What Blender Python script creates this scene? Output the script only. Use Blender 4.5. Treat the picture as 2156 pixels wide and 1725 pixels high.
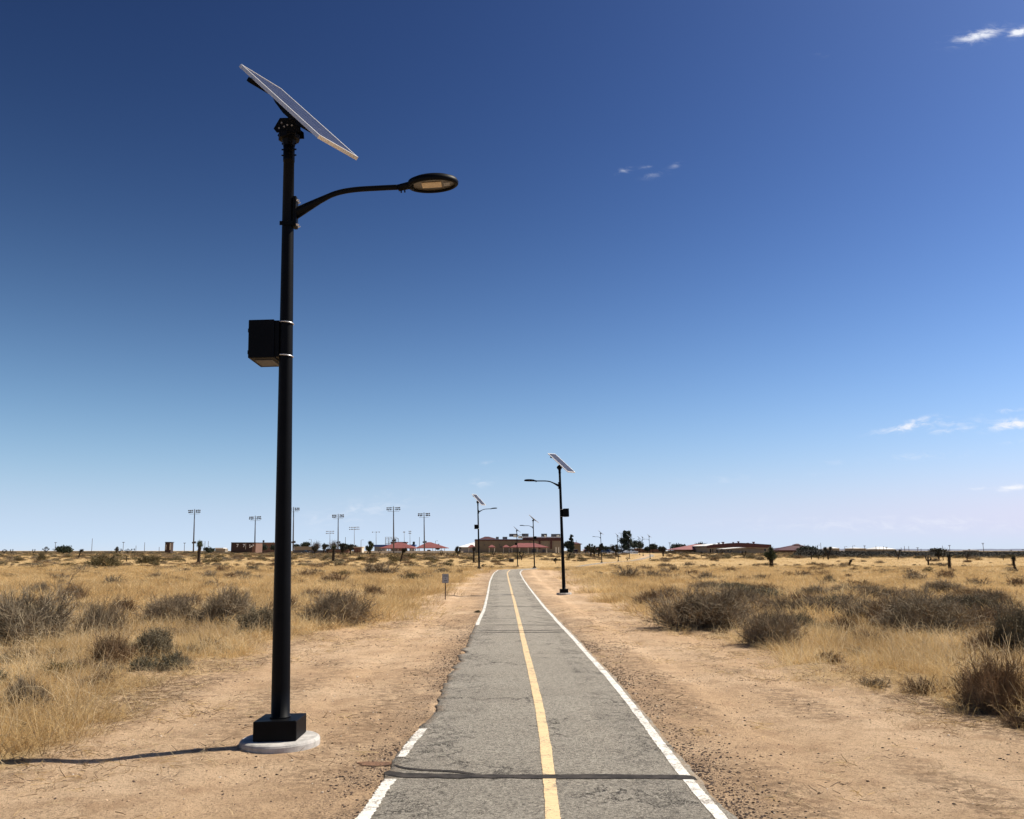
import bpy, math, random
import numpy as np
from mathutils import Vector, Matrix, Euler
random.seed(7); RNG = np.random.default_rng(11)
for o in list(bpy.data.objects): bpy.data.objects.remove(o)
SC = bpy.context.scene
COL = SC.collection
R = math.radians

# ------------------------------------------------------------ camera, sky, sun, exposure
F = 1825.0; CX, CY = 1078.0, 862.5; PITCH = math.atan(297.5/F); EYE = 1.7   # the photo measured at 2156 px wide
cam = bpy.data.cameras.new('camera'); co = bpy.data.objects.new('camera', cam); COL.objects.link(co)
cam.sensor_fit = 'HORIZONTAL'; cam.sensor_width = 36; cam.lens = 36*F/2156
cam.clip_start = .05; cam.clip_end = 40000
co.location = (0, 0, EYE); co.rotation_euler = (R(90)+PITCH, 0, 0)
SC.camera = co

SUN_EL = 52.0; SUN_DIR = Vector((.935, .354, 0)).normalized()
sun_az = math.atan2(SUN_DIR.x, SUN_DIR.y)           # from +y towards +x
sl = bpy.data.lights.new('sun', 'SUN'); so = bpy.data.objects.new('sun', sl); COL.objects.link(so)
sl.energy = 5.0; sl.angle = R(.5); sl.color = (1, .93, .80)
sd = Vector((SUN_DIR.x*math.cos(R(SUN_EL)), SUN_DIR.y*math.cos(R(SUN_EL)), math.sin(R(SUN_EL))))
so.rotation_euler = sd.to_track_quat('Z', 'Y').to_euler(); so.location = (30, 10, 40)

SC.view_settings.view_transform = 'Standard'; SC.view_settings.look = 'None'
EXPO = .40; SC.view_settings.exposure = EXPO; SC.view_settings.gamma = 1

class NT:
    """small helper round a node tree"""
    def __init__(s, tree): s.t = tree; s.n = tree.nodes; s.l = tree.links
    def add(s, typ, ins=None, **kw):
        n = s.n.new(typ)
        for k, v in kw.items(): setattr(n, k, v)
        for k, v in (ins or {}).items():
            if hasattr(v, 'bl_idname') and hasattr(v, 'is_output'): s.l.new(v, n.inputs[k])
            else: n.inputs[k].default_value = v
        return n
    def math(s, op, a, b=0.0, c=None, clamp=False):
        ins = {0: a, 1: b}
        if c is not None: ins[2] = c
        return s.add('ShaderNodeMath', ins, operation=op, use_clamp=clamp).outputs[0]
    def mix(s, f, a, b, bt='MIX'):
        def c(v): return v if hasattr(v, 'is_output') else (tuple(v)+(1,))[:4]
        return s.add('ShaderNodeMix', {0: f, 6: c(a), 7: c(b)}, data_type='RGBA', blend_type=bt).outputs[2]
    def noise(s, vec, scale, detail=4, rough=.6, dist=0):
        return s.add('ShaderNodeTexNoise', {'Vector': vec, 'Scale': scale, 'Detail': detail, 'Roughness': rough, 'Distortion': dist}).outputs[0]
    def ramp(s, f, lo, hi, smooth=True):
        return s.add('ShaderNodeMapRange', {0: f, 1: lo, 2: hi, 3: 0.0, 4: 1.0}, interpolation_type='SMOOTHSTEP' if smooth else 'LINEAR').outputs[0]
    def stretch(s, vec, sc, rot=(0, 0, 0)):
        return s.add('ShaderNodeMapping', {'Vector': vec, 'Scale': sc, 'Rotation': rot}).outputs[0]

W = bpy.data.worlds.new('World'); SC.world = W; W.use_nodes = True
w = NT(W.node_tree); w.n.clear()
sky = w.add('ShaderNodeTexSky', sky_type='NISHITA', sun_disc=False, sun_elevation=R(SUN_EL), sun_rotation=sun_az,
            altitude=0, air_density=1.0, dust_density=1.0, ozone_density=2.0)
tc = w.add('ShaderNodeTexCoord').outputs['Generated']
sep = w.add('ShaderNodeSeparateXYZ', {0: tc})
yy = w.math('MAXIMUM', sep.outputs[1], .05)
U = w.math('DIVIDE', sep.outputs[0], yy); V_ = w.math('DIVIDE', sep.outputs[2], yy)
def uv_of(px, py):
    c = math.cos(PITCH); s = math.sin(PITCH); dx = (px-CX)/F; dz = (CY-py)/F
    y = c-dz*s; z = s+dz*c
    return dx/y, z/y
clouds = [(2060, 75, 50, 14, .75, .25), (2145, 68, 26, 10, .95, .2), (1378, 368, 22, 7, .24, .2), (1422, 349, 12, 6, .2, .3), (1360, 352, 14, 4, .18, .1), (1312, 361, 16, 7, .3, .3), (1730, 113, 14, 7, .12, .1),
          (1915, 898, 62, 9, .75, .18), (2000, 892, 70, 9, .35, .1), (2140, 893, 55, 11, .9, .12), (2120, 865, 50, 6, .3, .1), (1950, 960, 80, 8, .22, .05),
          (2135, 1028, 40, 7, .8, .08), (2070, 1028, 30, 4, .5, .05), (1012, 1016, 32, 9, .3, .15), (1025, 975, 22, 4, .2, .1), (760, 1075, 120, 22, .25, .2),
          (2140, 930, 30, 5, .3, .1), (1540, 1010, 160, 10, .1, .05), (1900, 1105, 300, 16, .3, .0), (2010, 905, 60, 6, .4, .12), (1935, 884, 40, 5, .5, .2), (1750, 975, 60, 6, .1, .05)]
acc = None
uvw = w.add('ShaderNodeCombineXYZ', {0: U, 1: V_, 2: 0.0}).outputs[0]
n1 = w.noise(w.stretch(uvw, (1, 2.6, 1), (0, 0, R(-12))), 42, 7, .66, .6)
n2 = w.noise(w.stretch(uvw, (1, 2, 1)), 11, 3, .5)
for px, py, rx, ry, st, tilt in clouds:
    u0, v0 = uv_of(px, py); du = rx/F; dv = ry/F
    a = w.math('SUBTRACT', U, u0); b = w.math('SUBTRACT', V_, v0)
    b2 = w.math('SUBTRACT', b, w.math('MULTIPLY', a, tilt))
    a = w.math('DIVIDE', a, du); b2 = w.math('DIVIDE', b2, dv)
    d = w.math('ADD', w.math('MULTIPLY', a, a), w.math('MULTIPLY', b2, b2))
    m = w.math('MULTIPLY', w.math('EXPONENT', w.math('MULTIPLY', d, -1.0)), st)
    acc = m if acc is None else w.math('MAXIMUM', acc, m)
cl = w.math('MULTIPLY', w.ramp(w.math('ADD', n1, w.math('MULTIPLY', acc, .25)), .46, .78), w.math('MULTIPLY', acc, 1.35), clamp=True)
cl = w.math('MULTIPLY', cl, w.ramp(sep.outputs[1], 0.05, .3), clamp=True)
sp = w.add('ShaderNodeSeparateColor', {0: sky.outputs[0]})      # the deep contrasty blue of a dry desert sky, pale air low over the skyline
hz = w.math('POWER', w.math('SUBTRACT', 1.0, w.math('ABSOLUTE', sep.outputs[2], clamp=True), clamp=True), 8.0)
chan = []
for i, (p_, a_, g_, h_) in enumerate(((2.0, .3, 1.38, 1.349), (2.08, .95, 1.53, .806), (2.2, .7, 1.66, 1.465))):
    x_ = w.math('POWER', w.math('MINIMUM', w.math('MULTIPLY', sp.outputs[i], .1), 1.25), p_)
    ha = w.math('MULTIPLY', hz, a_)
    y_ = w.math('ADD', w.math('MULTIPLY', w.math('MULTIPLY', x_, g_), w.math('SUBTRACT', 1.0, ha)), w.math('MULTIPLY', ha, h_))
    chan.append(w.math('MULTIPLY', y_, 10/2**EXPO))
SKYC = w.add('ShaderNodeCombineColor', {0: chan[0], 1: chan[1], 2: chan[2]}).outputs[0]
hz2 = w.math('MULTIPLY', w.math('POWER', w.math('SUBTRACT', 1.0, w.math('ABSOLUTE', sep.outputs[2], clamp=True), clamp=True), 34.0), .85)
SKYC = w.mix(hz2, SKYC, tuple(v*10/2**EXPO for v in (.68, .752, .865)))
skyc = w.mix(cl, SKYC, (6.9, 7.1, 7.7))
bg = w.add('ShaderNodeBackground', {0: skyc, 1: .10})
w.l.new(bg.outputs[0], w.add('ShaderNodeOutputWorld').inputs[0])

# ------------------------------------------------------------ noise and terrain
def _hash(ix, iy, seed):
    h = (ix.astype(np.int64)*374761393 + iy.astype(np.int64)*668265263 + seed*1442695041) & 0xffffffff
    h = ((h ^ (h >> 13))*1274126177) & 0xffffffff
    return ((h ^ (h >> 16)) & 0xffff)/65535.0
def vnoise(x, y, seed=0):
    x = np.asarray(x, float); y = np.asarray(y, float)
    ix = np.floor(x); iy = np.floor(y); fx = x-ix; fy = y-iy
    fx = fx*fx*(3-2*fx); fy = fy*fy*(3-2*fy)
    a = _hash(ix, iy, seed); b = _hash(ix+1, iy, seed); c = _hash(ix, iy+1, seed); d = _hash(ix+1, iy+1, seed)
    return (a*(1-fx)+b*fx)*(1-fy)+(c*(1-fx)+d*fx)*fy
def fbm(x, y, oc=4, seed=0):
    s = 0; a = .5
    for i in range(oc): s = s+a*vnoise(x*2**i, y*2**i, seed+i*17); a *= .5
    return s/(1-.5**oc)
def sstep(x, a, b):
    t = np.clip((np.asarray(x, float)-a)/(b-a), 0, 1); return t*t*(3-2*t)

PY = [-60, 10, 25, 41, 58, 76, 90, 108, 143, 178, 210, 260, 330, 500, 900, 30000]
PZ = [0, 0, -.10, -.27, -.15, .05, -.2, -.45, -1.05, -.70, -.75, -.1, .35, .4, .5, .5]      # along the path
SY = [-60, 10, 25, 41, 76, 110, 143, 178, 210, 260, 330, 500, 900, 30000]
SZ = [0, 0, -.10, -.24, -.2, -.2, -.15, 0, .08, .22, .35, .4, .5, .5]                          # away from it
CYs = [0, 76, 95, 120, 150, 185, 230, 300, 400]; CXs = [.2, -.2, 1.0, 3.2, 8.5, 20, 33, 47, 60]
def base_z(x, y):
    x = np.asarray(x, float); y = np.asarray(y, float)
    xc = np.interp(y, CYs, CXs)
    k = np.exp(-((x-xc)/(9+y*.05))**2)
    return np.interp(y, PY, PZ)*k+np.interp(y, SY, SZ)*(1-k)
def ray(px, py):
    c = math.cos(PITCH); s = math.sin(PITCH); dx = (px-CX)/F; dz = (CY-py)/F
    return Vector((dx, c-dz*s, s+dz*c))
def ground_at(px, py):
    """the ground point seen at a photo pixel"""
    d = ray(px, py); t = 2.0; pt = t
    while t < 3000:
        if EYE+d.z*t <= float(base_z(d.x*t, d.y*t)): break
        pt = t; t *= 1.01
    lo, hi = pt, t
    for _ in range(25):
        m = (lo+hi)/2
        if EYE+d.z*m <= float(base_z(d.x*m, d.y*m)): hi = m
        else: lo = m
    return Vector((d.x*hi, d.y*hi, EYE+d.z*hi))
def zat(py, Y): d = ray(CX, py); return EYE+d.z/d.y*Y
def xat(px, Y, py=1160): d = ray(px, py); return d.x/d.y*Y
def gz(x, y): return float(base_z(x, y))
def mpp(Y): return Y/F*1.012

# path edges, traced and carried on past the crest
LE = [(735, 1760), (758, 1719), (815, 1640), (832, 1597), (882, 1537), (899, 1517), (924, 1458), (950, 1424), (968, 1382), (985, 1350), (995, 1328), (1006, 1305),
      (1016, 1285), (1025, 1249), (1030, 1224), (1036, 1211), (1040, 1206)]
RE = [(1560, 1758), (1534, 1725), (1465, 1648), (1410, 1578), (1348, 1497), (1289, 1427), (1233, 1368), (1217, 1350), (1197, 1329), (1182, 1314.5), (1149, 1279), (1126, 1250.5), (1114.5, 1236), (1104.5, 1222), (1095.5, 1206)]
YE = [(1167, 1760), (1163.8, 1725), (1160.9, 1691), (1156.5, 1643), (1153.2, 1614), (1147.4, 1565.7), (1141, 1527), (1134.3, 1488.5), (1126, 1450), (1119, 1420), (1110.2, 1384.6), (1102.8, 1353.8), (1097.3, 1329), (1093, 1310.8),
      (1086.8, 1285), (1082.3, 1265.5), (1076.4, 1243), (1070.8, 1222), (1067.7, 1206)]
def trace(pts):
    g = [ground_at(*p) for p in pts]
    return [(p.y, p.x) for p in g]
def extend(tr, off):
    y0, x0 = tr[0]; y1, x1 = tr[1]; s = (x0-x1)/(y0-y1)
    tr = [(-40, x0-s*min(y0+40, 6))]+tr
    last = tr[-1][0]
    for Y, X in ((90, .4), (104, 2.2), (120, 4.6), (135, 7.6), (150, 11), (170, 16), (200, 25), (230, 33.5), (260, 41), (300, 48), (330, 52)):
        if Y > last+6: tr.append((Y, X+off*(.6 if Y > 95 else 1)))
    a = np.array(tr); return a[np.argsort(a[:, 0])]
TL = extend(trace(LE), -1.2); TR = extend(trace(RE), 1.2); TY = extend(trace(YE), 0)
def crv(T, y):
    y = np.asarray(y, float)
    k = np.maximum(.3, y*.04)
    return (np.interp(y-k, T[:, 0], T[:, 1])+2*np.interp(y, T[:, 0], T[:, 1])+np.interp(y+k, T[:, 0], T[:, 1]))/4
def xl(y): return crv(TL, y)
def xr(y): return crv(TR, y)
# margins of the dry grass
GL = [(-500, 1690), (0, 1632), (150, 1592), (270, 1500), (350, 1430), (500, 1385), (640, 1330), (770, 1322), (830, 1292), (900, 1250), (985, 1222), (1000, 1212)]
GR = [(1195, 1206), (1215, 1232), (1300, 1268), (1400, 1305), (1480, 1335), (1580, 1368), (1680, 1425), (1800, 1452), (1950, 1476), (2060, 1510), (2156, 1545), (2700, 1640)]
def gtr(pts, ext):
    a = [(p.y, p.x) for p in (ground_at(*q) for q in pts)]
    a += [(86, ext*2.6+.3), (104, ext*1.3+2.2), (150, 11+ext*1.1), (230, 33.5+ext*1.1), (330, 52+ext*1.1)]
    a = sorted(a); return np.array(a)
TGL = gtr(GL, -1); TGR = gtr(GR, 1)
def grass_mask(x, y):
    x = np.asarray(x, float); y = np.asarray(y, float)
    j = (fbm(x*.9, y*.9, 3, 5)-.5)*1.6*np.where(y > 90, .3, np.clip(y/12, .6, 2.2))
    k = np.where(y > 90, .5, np.clip(y/14, .5, 3))
    a = sstep(np.interp(y, TGL[:, 0], TGL[:, 1])-x+j, -.25*k, .5*k)
    b = sstep(x-np.interp(y, TGR[:, 0], TGR[:, 1])+j, -.25*k, .7*k)
    return np.maximum(a, b)*sstep(y, 3, 5)
def relief(x, y):
    """small bumps of the dirt and the grass floor, none under the path"""
    d = np.maximum(xl(y)-x, x-xr(y))
    near = sstep(d, .0, .9)
    g = grass_mask(x, y)
    fade = 1-sstep(y, 60, 200)*.6
    b = (fbm(x*.55, y*.55, 3, 40)-.5)*.10+(fbm(x*3, y*3, 4, 50)-.5)*.05
    ruts = -.03*np.exp(-((d-1.15)/.22)**2)-.03*np.exp(-((d-2.5)/.25)**2)
    foot = 1-np.exp(-(((x+2.066)**2+(y-8.1)**2)/.75**2)**2)          # levelled soil round the nearest lamp's footing
    return near*fade*foot*(b*(.6+1.2*g)+ruts*(1-g))+sstep(d, 0, .15)*(-.004)
def surf(x, y): return float(base_z(x, y)+relief(np.array(x), np.array(y)))

# ------------------------------------------------------------ mesh and object helpers
class MB:
    def __init__(s): s.v = []; s.f = []; s.m = []
    def add(s, vs, fs, mi=0):
        b = len(s.v); s.v += [tuple(v) for v in vs]; s.f += [tuple(b+i for i in f) for f in fs]; s.m += [mi]*len(fs); return s
    def box(s, x0, x1, y0, y1, z0, z1, mi=0, M=None):
        vs = [Vector(p) for p in ((x0, y0, z0), (x1, y0, z0), (x1, y1, z0), (x0, y1, z0), (x0, y0, z1), (x1, y0, z1), (x1, y1, z1), (x0, y1, z1))]
        if M: vs = [M @ v for v in vs]
        return s.add(vs, [(3, 2, 1, 0), (4, 5, 6, 7), (0, 1, 5, 4), (1, 2, 6, 5), (2, 3, 7, 6), (3, 0, 4, 7)], mi)
    def bbox(s, x0, x1, y0, y1, z0, z1, b=.01, mi=0, M=None):
        """box with chamfered edges"""
        X = (x0, x1); Yy = (y0, y1); Z = (z0, z1); vs = []; idx = {}
        for i in (0, 1):
            for j in (0, 1):
                for k in (0, 1):
                    sx, sy, sz = (1-2*i)*b, (1-2*j)*b, (1-2*k)*b
                    for ax, p in enumerate(((X[i], Yy[j]+sy, Z[k]+sz), (X[i]+sx, Yy[j], Z[k]+sz), (X[i]+sx, Yy[j]+sy, Z[k]))):
                        idx[(i, j, k, ax)] = len(vs); vs.append(Vector(p))
        f = []
        for ax in range(3):
            o = [a for a in range(3) if a != ax]
            for e in (0, 1):
                q = []
                for c in ((0, 0), (1, 0), (1, 1), (0, 1)):
                    t = [0, 0, 0]; t[ax] = e; t[o[0]] = c[0]; t[o[1]] = c[1]; q.append(idx[(*t, ax)])
                f.append(q)
            for c in ((0, 0), (1, 0), (1, 1), (0, 1)):
                t = [0, 0, 0]; t[o[0]] = c[0]; t[o[1]] = c[1]
                t0 = list(t); t1 = list(t); t0[ax] = 0; t1[ax] = 1
                f.append([idx[(*t0, o[0])], idx[(*t1, o[0])], idx[(*t1, o[1])], idx[(*t0, o[1])]])
        for i in (0, 1):
            for j in (0, 1):
                for k in (0, 1): f.append([idx[(i, j, k, a)] for a in range(3)])
        if M: vs = [M @ v for v in vs]
        return s.add(vs, f, mi)
    def tube(s, pts, rad, n=12, mi=0, cap=True, sq=1.0):
        pts = [Vector(p) for p in pts]; rad = rad if hasattr(rad, '__len__') else [rad]*len(pts)
        vs = []; prev = None
        for i, p in enumerate(pts):
            t = (pts[min(i+1, len(pts)-1)]-pts[max(i-1, 0)]).normalized()
            if prev is None:
                a = Vector((0, 1, 0)) if abs(t.y) < .9 else Vector((1, 0, 0))
                prev = (a-t*a.dot(t)).normalized()
            else: prev = (prev-t*prev.dot(t)).normalized()
            b = t.cross(prev)
            for k in range(n):
                an = 2*math.pi*k/n; vs.append(p+(prev*math.cos(an)*sq+b*math.sin(an))*rad[i])
        fs = []
        for i in range(len(pts)-1):
            for k in range(n): fs.append((i*n+k, i*n+(k+1) % n, (i+1)*n+(k+1) % n, (i+1)*n+k))
        if cap: fs.append(tuple(range(n-1, -1, -1))); fs.append(tuple((len(pts)-1)*n+k for k in range(n)))
        return s.add(vs, fs, mi)
    def lathe(s, prof, n=32, mi=0, c=(0, 0, 0), sx=1, sy=1, cap=True):
        vs = []
        for r, z in prof:
            for k in range(n):
                a = 2*math.pi*k/n; vs.append((c[0]+r*math.cos(a)*sx, c[1]+r*math.sin(a)*sy, c[2]+z))
        fs = [(i*n+k, i*n+(k+1) % n, (i+1)*n+(k+1) % n, (i+1)*n+k) for i in range(len(prof)-1) for k in range(n)]
        if cap: fs.append(tuple(range(n-1, -1, -1))); fs.append(tuple((len(prof)-1)*n+k for k in range(n)))
        return s.add(vs, fs, mi)
    def prism(s, poly, y0, y1, mi=0, M=None):
        """a polygon in x,z pushed along y"""
        n = len(poly); vs = [Vector((x, y0, z)) for x, z in poly]+[Vector((x, y1, z)) for x, z in poly]
        if M: vs = [M @ v for v in vs]
        return s.add(vs, [tuple(range(n)), tuple(range(2*n-1, n-1, -1))]+[(i, i+n, (i+1) % n+n, (i+1) % n) for i in range(n)], mi)
    def hip(s, x0, x1, y0, y1, z0, z1, ridge, mi=0, over=0):
        """hipped roof, its ridge along x from ridge[0] to ridge[1]"""
        ym = (y0+y1)/2; t = .25
        vs = [(x0, y0, z0), (x1, y0, z0), (x1, y1, z0), (x0, y1, z0), (x0, y0, z0-t), (x1, y0, z0-t), (x1, y1, z0-t), (x0, y1, z0-t), (ridge[0], ym, z1), (ridge[1], ym, z1)]
        return s.add(vs, [(0, 1, 9, 8), (1, 2, 9), (2, 3, 8, 9), (3, 0, 8), (4, 5, 1, 0), (5, 6, 2, 1), (6, 7, 3, 2), (7, 4, 0, 3), (7, 6, 5, 4)], mi)
    def mesh(s, name, mats, smooth=False):
        me = bpy.data.meshes.new(name); me.from_pydata(s.v, [], s.f)
        mats = mats if isinstance(mats, (list, tuple)) else [mats]
        for m in mats: me.materials.append(m)
        me.polygons.foreach_set('material_index', s.m)
        if smooth: me.polygons.foreach_set('use_smooth', [True]*len(s.f))
        me.update(); return me
    def build(s, name, mats, parent=None, smooth=False, loc=None):
        return link(name, s.mesh(name, mats, smooth), parent, loc)
def link(name, me, parent=None, loc=None):
    o = bpy.data.objects.new(name, me); COL.objects.link(o)
    if parent is not None: o.parent = parent
    if loc is not None: o.location = loc
    return o
def tag(o, label=None, cat=None, group=None, kind=None):
    for k, v in (('label', label), ('category', cat), ('group', group), ('kind', kind)):
        if v: o[k] = v
    return o
def empty(name, loc, label, cat, group=None):
    o = bpy.data.objects.new(name, None); COL.objects.link(o); o.location = loc; o.empty_display_size = .2
    return tag(o, label, cat, group)
def copy_tree(o, parent=None):
    c = o.copy(); COL.objects.link(c); c.parent = parent
    for ch in list(o.children): copy_tree(ch, c)
    return c
def np_mesh(name, V, Fq, mats, mi=None, smooth=False):
    """fast mesh from arrays (quads)"""
    me = bpy.data.meshes.new(name); V = np.asarray(V, np.float32); Fq = np.asarray(Fq, np.int32)
    k = Fq.shape[1]
    me.vertices.add(len(V)); me.vertices.foreach_set('co', V.ravel())
    me.loops.add(Fq.size); me.loops.foreach_set('vertex_index', Fq.ravel())
    me.polygons.add(len(Fq)); me.polygons.foreach_set('loop_start', np.arange(0, Fq.size, k, dtype=np.int32))
    me.polygons.foreach_set('loop_total', np.full(len(Fq), k, np.int32))
    for m in (mats if isinstance(mats, (list, tuple)) else [mats]): me.materials.append(m)
    if mi is not None: me.polygons.foreach_set('material_index', np.asarray(mi, np.int32))
    if smooth: me.polygons.foreach_set('use_smooth', np.ones(len(Fq), bool))
    me.update(); me.validate(); return me

# ------------------------------------------------------------ materials
def new_mat(name):
    m = bpy.data.materials.new(name); m.use_nodes = True; t = NT(m.node_tree)
    b = t.n['Principled BSDF']; return m, t, b
def plain(name, col, rough=.7, metal=0.0, var=.15, scale=3.0, bump=0.0, bscale=40, spec=.5, coords='Object', rnd=0.0):
    """a base colour broken up by noise, optional bump, optional variation from object to object"""
    m, t, b = new_mat(name)
    tcn = t.add('ShaderNodeTexCoord').outputs[coords]
    n = t.noise(tcn, scale, 5, .6)
    k = t.ramp(n, .3, .7)
    c = t.mix(k, [x*(1-var) for x in col], [min(1, x*(1+var)) for x in col])
    if rnd:
        oi = t.add('ShaderNodeObjectInfo').outputs['Random']
        c = t.mix(1.0, c, t.add('ShaderNodeCombineXYZ', {i: t.math('MULTIPLY_ADD', oi, rnd*2, 1-rnd) for i in range(3)}).outputs[0], 'MULTIPLY')
    t.l.new(c, b.inputs['Base Color']); b.inputs['Roughness'].default_value = rough
    b.inputs['Metallic'].default_value = metal; b.inputs['Specular IOR Level'].default_value = spec
    if bump:
        bn = t.noise(tcn, bscale, 6, .65)
        t.l.new(t.add('ShaderNodeBump', {'Height': bn, 'Strength': bump, 'Distance': .02}).outputs[0], b.inputs['Normal'])
    return m
M_BLACK = plain('black_powder_coat', (.0022, .0025, .0034), .5, 0, .25, 6, .05, 120, .10)
M_ALU = plain('brushed_aluminium', (.72, .70, .67), .38, .55, .06, 8)
M_STEEL = plain('galvanised_steel', (.62, .63, .64), .35, .8, .1, 20)
M_CONC = plain('pale_concrete', (.44, .415, .38), .9, 0, .28, 9, .35, 90, .2)
M_LED = plain('led_board', (.52, .42, .29), .5, 0, .04, 60)
M_LENS = plain('lens_tray', (.07, .06, .045), .35, 0, .1, 30)
M_MAROON = plain('maroon_metal', (.075, .02, .016), .6, 0, .12, 1.5)
M_REDROOF = plain('faded_red_roof', (.22, .066, .055), .6, 0, .12, .5)
M_REDROOF2 = plain('pale_red_roof', (.30, .12, .105), .6, 0, .1, .5)
M_TAN = plain('tan_stucco', (.18, .15, .105), .9, 0, .08, .4, .1, 3)
M_TAN2 = plain('buff_stucco', (.26, .22, .165), .9, 0, .08, .4)
M_BRICK = plain('brown_block', (.05, .03, .024), .9, 0, .2, 2.0)
M_PINK = plain('pink_stucco', (.17, .095, .068), .9, 0, .1, .6)
M_CREAM = plain('cream_trim', (.62, .56, .45), .8, 0, .05, 2)
M_WHITE = plain('white_roofing', (.78, .76, .72), .7, 0, .05, .4)
M_GREYD = plain('dark_grey_metal', (.07, .07, .08), .6, 0, .2, 2)
M_GREYM = plain('grey_metal', (.22, .22, .23), .6, 0, .15, 2)
M_BLUE = plain('blue_metal_roof', (.02, .07, .28), .5, 0, .1, 1)
M_GLASS = plain('dark_glass', (.012, .014, .018), .12, 0, .1, 1)
M_WOODP = plain('weathered_pole_wood', (.10, .075, .06), .9, 0, .2, 6)
M_TIRE = plain('tyre_rubber', (.015, .015, .015), .8)
M_BARK = plain('shaggy_yucca_bark', (.045, .034, .026), .95, 0, .4, 9, .8, 30, .1)
M_YUC = plain('yucca_blades', (.060, .075, .030), .6, 0, .35, 4, rnd=.2)
M_YUCD = plain('dark_yucca_blades', (.030, .030, .019), .8, 0, .35, 4, rnd=.2)
M_PINE = plain('pine_needles', (.022, .034, .018), .8, 0, .4, 1.5, rnd=.15)
M_BARET = plain('bare_twigs', (.11, .085, .07), .9, 0, .25, 3)
M_DKSCRUB = plain('dark_scrub_leaves', (.062, .052, .036), .9, 0, .35, .4)

def grass_mat(name, c0, c1, c2):
    m, t, b = new_mat(name)
    oi = t.add('ShaderNodeObjectInfo')
    cr = t.add('ShaderNodeValToRGB', {0: oi.outputs['Random']})
    e = cr.color_ramp.elements; e[0].color = (*c0, 1); e[1].color = (*c2, 1); k = e.new(.5); k.color = (*c1, 1)
    g = t.add('ShaderNodeNewGeometry')
    z = t.noise(g.outputs['Position'], .35, 3, .5)
    c = t.mix(t.ramp(z, .35, .7), cr.outputs[0], [x*.80 for x in c0])
    t.l.new(c, b.inputs['Base Color']); b.inputs['Roughness'].default_value = .65; b.inputs['Specular IOR Level'].default_value = .25
    tr = t.add('ShaderNodeBsdfTranslucent', {0: c})
    mx = t.add('ShaderNodeMixShader', {0: .42, 1: b.outputs[0], 2: tr.outputs[0]})
    t.l.new(mx.outputs[0], t.n['Material Output'].inputs[0]); return m
M_GRASS = grass_mat('dry_golden_grass', (.60, .405, .175), (.75, .56, .275), (.88, .715, .43))
M_STALK = grass_mat('bleached_stalks', (.70, .54, .32), (.80, .66, .42), (.62, .44, .22))
M_STRAW = grass_mat('brown_straw', (.42, .28, .13), (.55, .38, .19), (.34, .23, .12))

def twig_mat(name, col, lo=.6):
    m, t, b = new_mat(name)
    tcn = t.add('ShaderNodeTexCoord').outputs['Object']
    oi = t.add('ShaderNodeObjectInfo').outputs['Random']
    n = t.noise(tcn, 2.2, 4, .6)
    c = t.mix(t.ramp(n, .3, .7), [x*lo for x in col], [x*1.25 for x in col])
    c = t.mix(t.math('MULTIPLY', oi, .35), c, (.26, .185, .115))
    t.l.new(c, b.inputs['Base Color']); b.inputs['Roughness'].default_value = .9; b.inputs['Specular IOR Level'].default_value = .1
    return m
M_TWG = twig_mat('grey_brush_twigs', (.315, .255, .17))
M_TWB = twig_mat('brown_brush_twigs', (.27, .18, .10))
M_TWO = twig_mat('olive_creosote_leaves', (.135, .115, .052))
M_TWN = twig_mat('sage_green_leaves', (.20, .178, .115))
M_STEM = twig_mat('woody_stems', (.19, .145, .105))
M_TWST = twig_mat('straw_tips', (.42, .29, .14), .7)

# ground: sand and gravel, golden under the grass
m, t, b = new_mat('desert_floor'); M_GROUND = m
P = t.add('ShaderNodeNewGeometry').outputs['Position']
ag = t.add('ShaderNodeAttribute', attribute_name='grass').outputs['Fac']
ad = t.add('ShaderNodeAttribute', attribute_name='edge').outputs['Fac']      # metres from the path's edge
af = t.add('ShaderNodeAttribute', attribute_name='litter').outputs['Fac']
big = t.noise(P, .35, 4, .55); mid = t.noise(P, 2.3, 6, .65); fine = t.noise(P, 17, 7, .8); vf = t.noise(P, 60, 4, .8)
sand = t.mix(t.ramp(big, .35, .68), (.60, .405, .24), (.71, .51, .325))
sand = t.mix(t.ramp(mid, .42, .75), sand, (.46, .30, .175))
sand = t.mix(t.math('MULTIPLY', t.ramp(fine, .50, .66), .6), sand, (.33, .21, .125))
sand = t.mix(t.math('MULTIPLY', t.ramp(vf, .56, .64), .9), sand, (.15, .095, .06))
cg = t.noise(P, 42, 5, .8); cm = t.noise(P, 1.4, 4, .6)
sand = t.mix(t.math('MULTIPLY', t.ramp(cg, .56, .62), t.math('MULTIPLY_ADD', t.ramp(cm, .45, .62), .75, .1)), sand, (.115, .07, .045))
sand = t.mix(t.math('MULTIPLY', t.ramp(vf, .40, .28), .5), sand, (.74, .54, .36))
# dark gravel crumbled off the asphalt edge
gn = t.noise(t.stretch(P, (1, .45, 1)), 3.2, 6, .7)
grav = t.math('MULTIPLY', t.ramp(ad, .62, .04), t.ramp(gn, .36, .52))
gs = t.ramp(t.noise(P, 60, 4, .8), .46, .56)
sand = t.mix(t.math('MULTIPLY', grav, t.math('MULTIPLY_ADD', gs, .75, .05)), sand, (.060, .046, .038))
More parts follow.
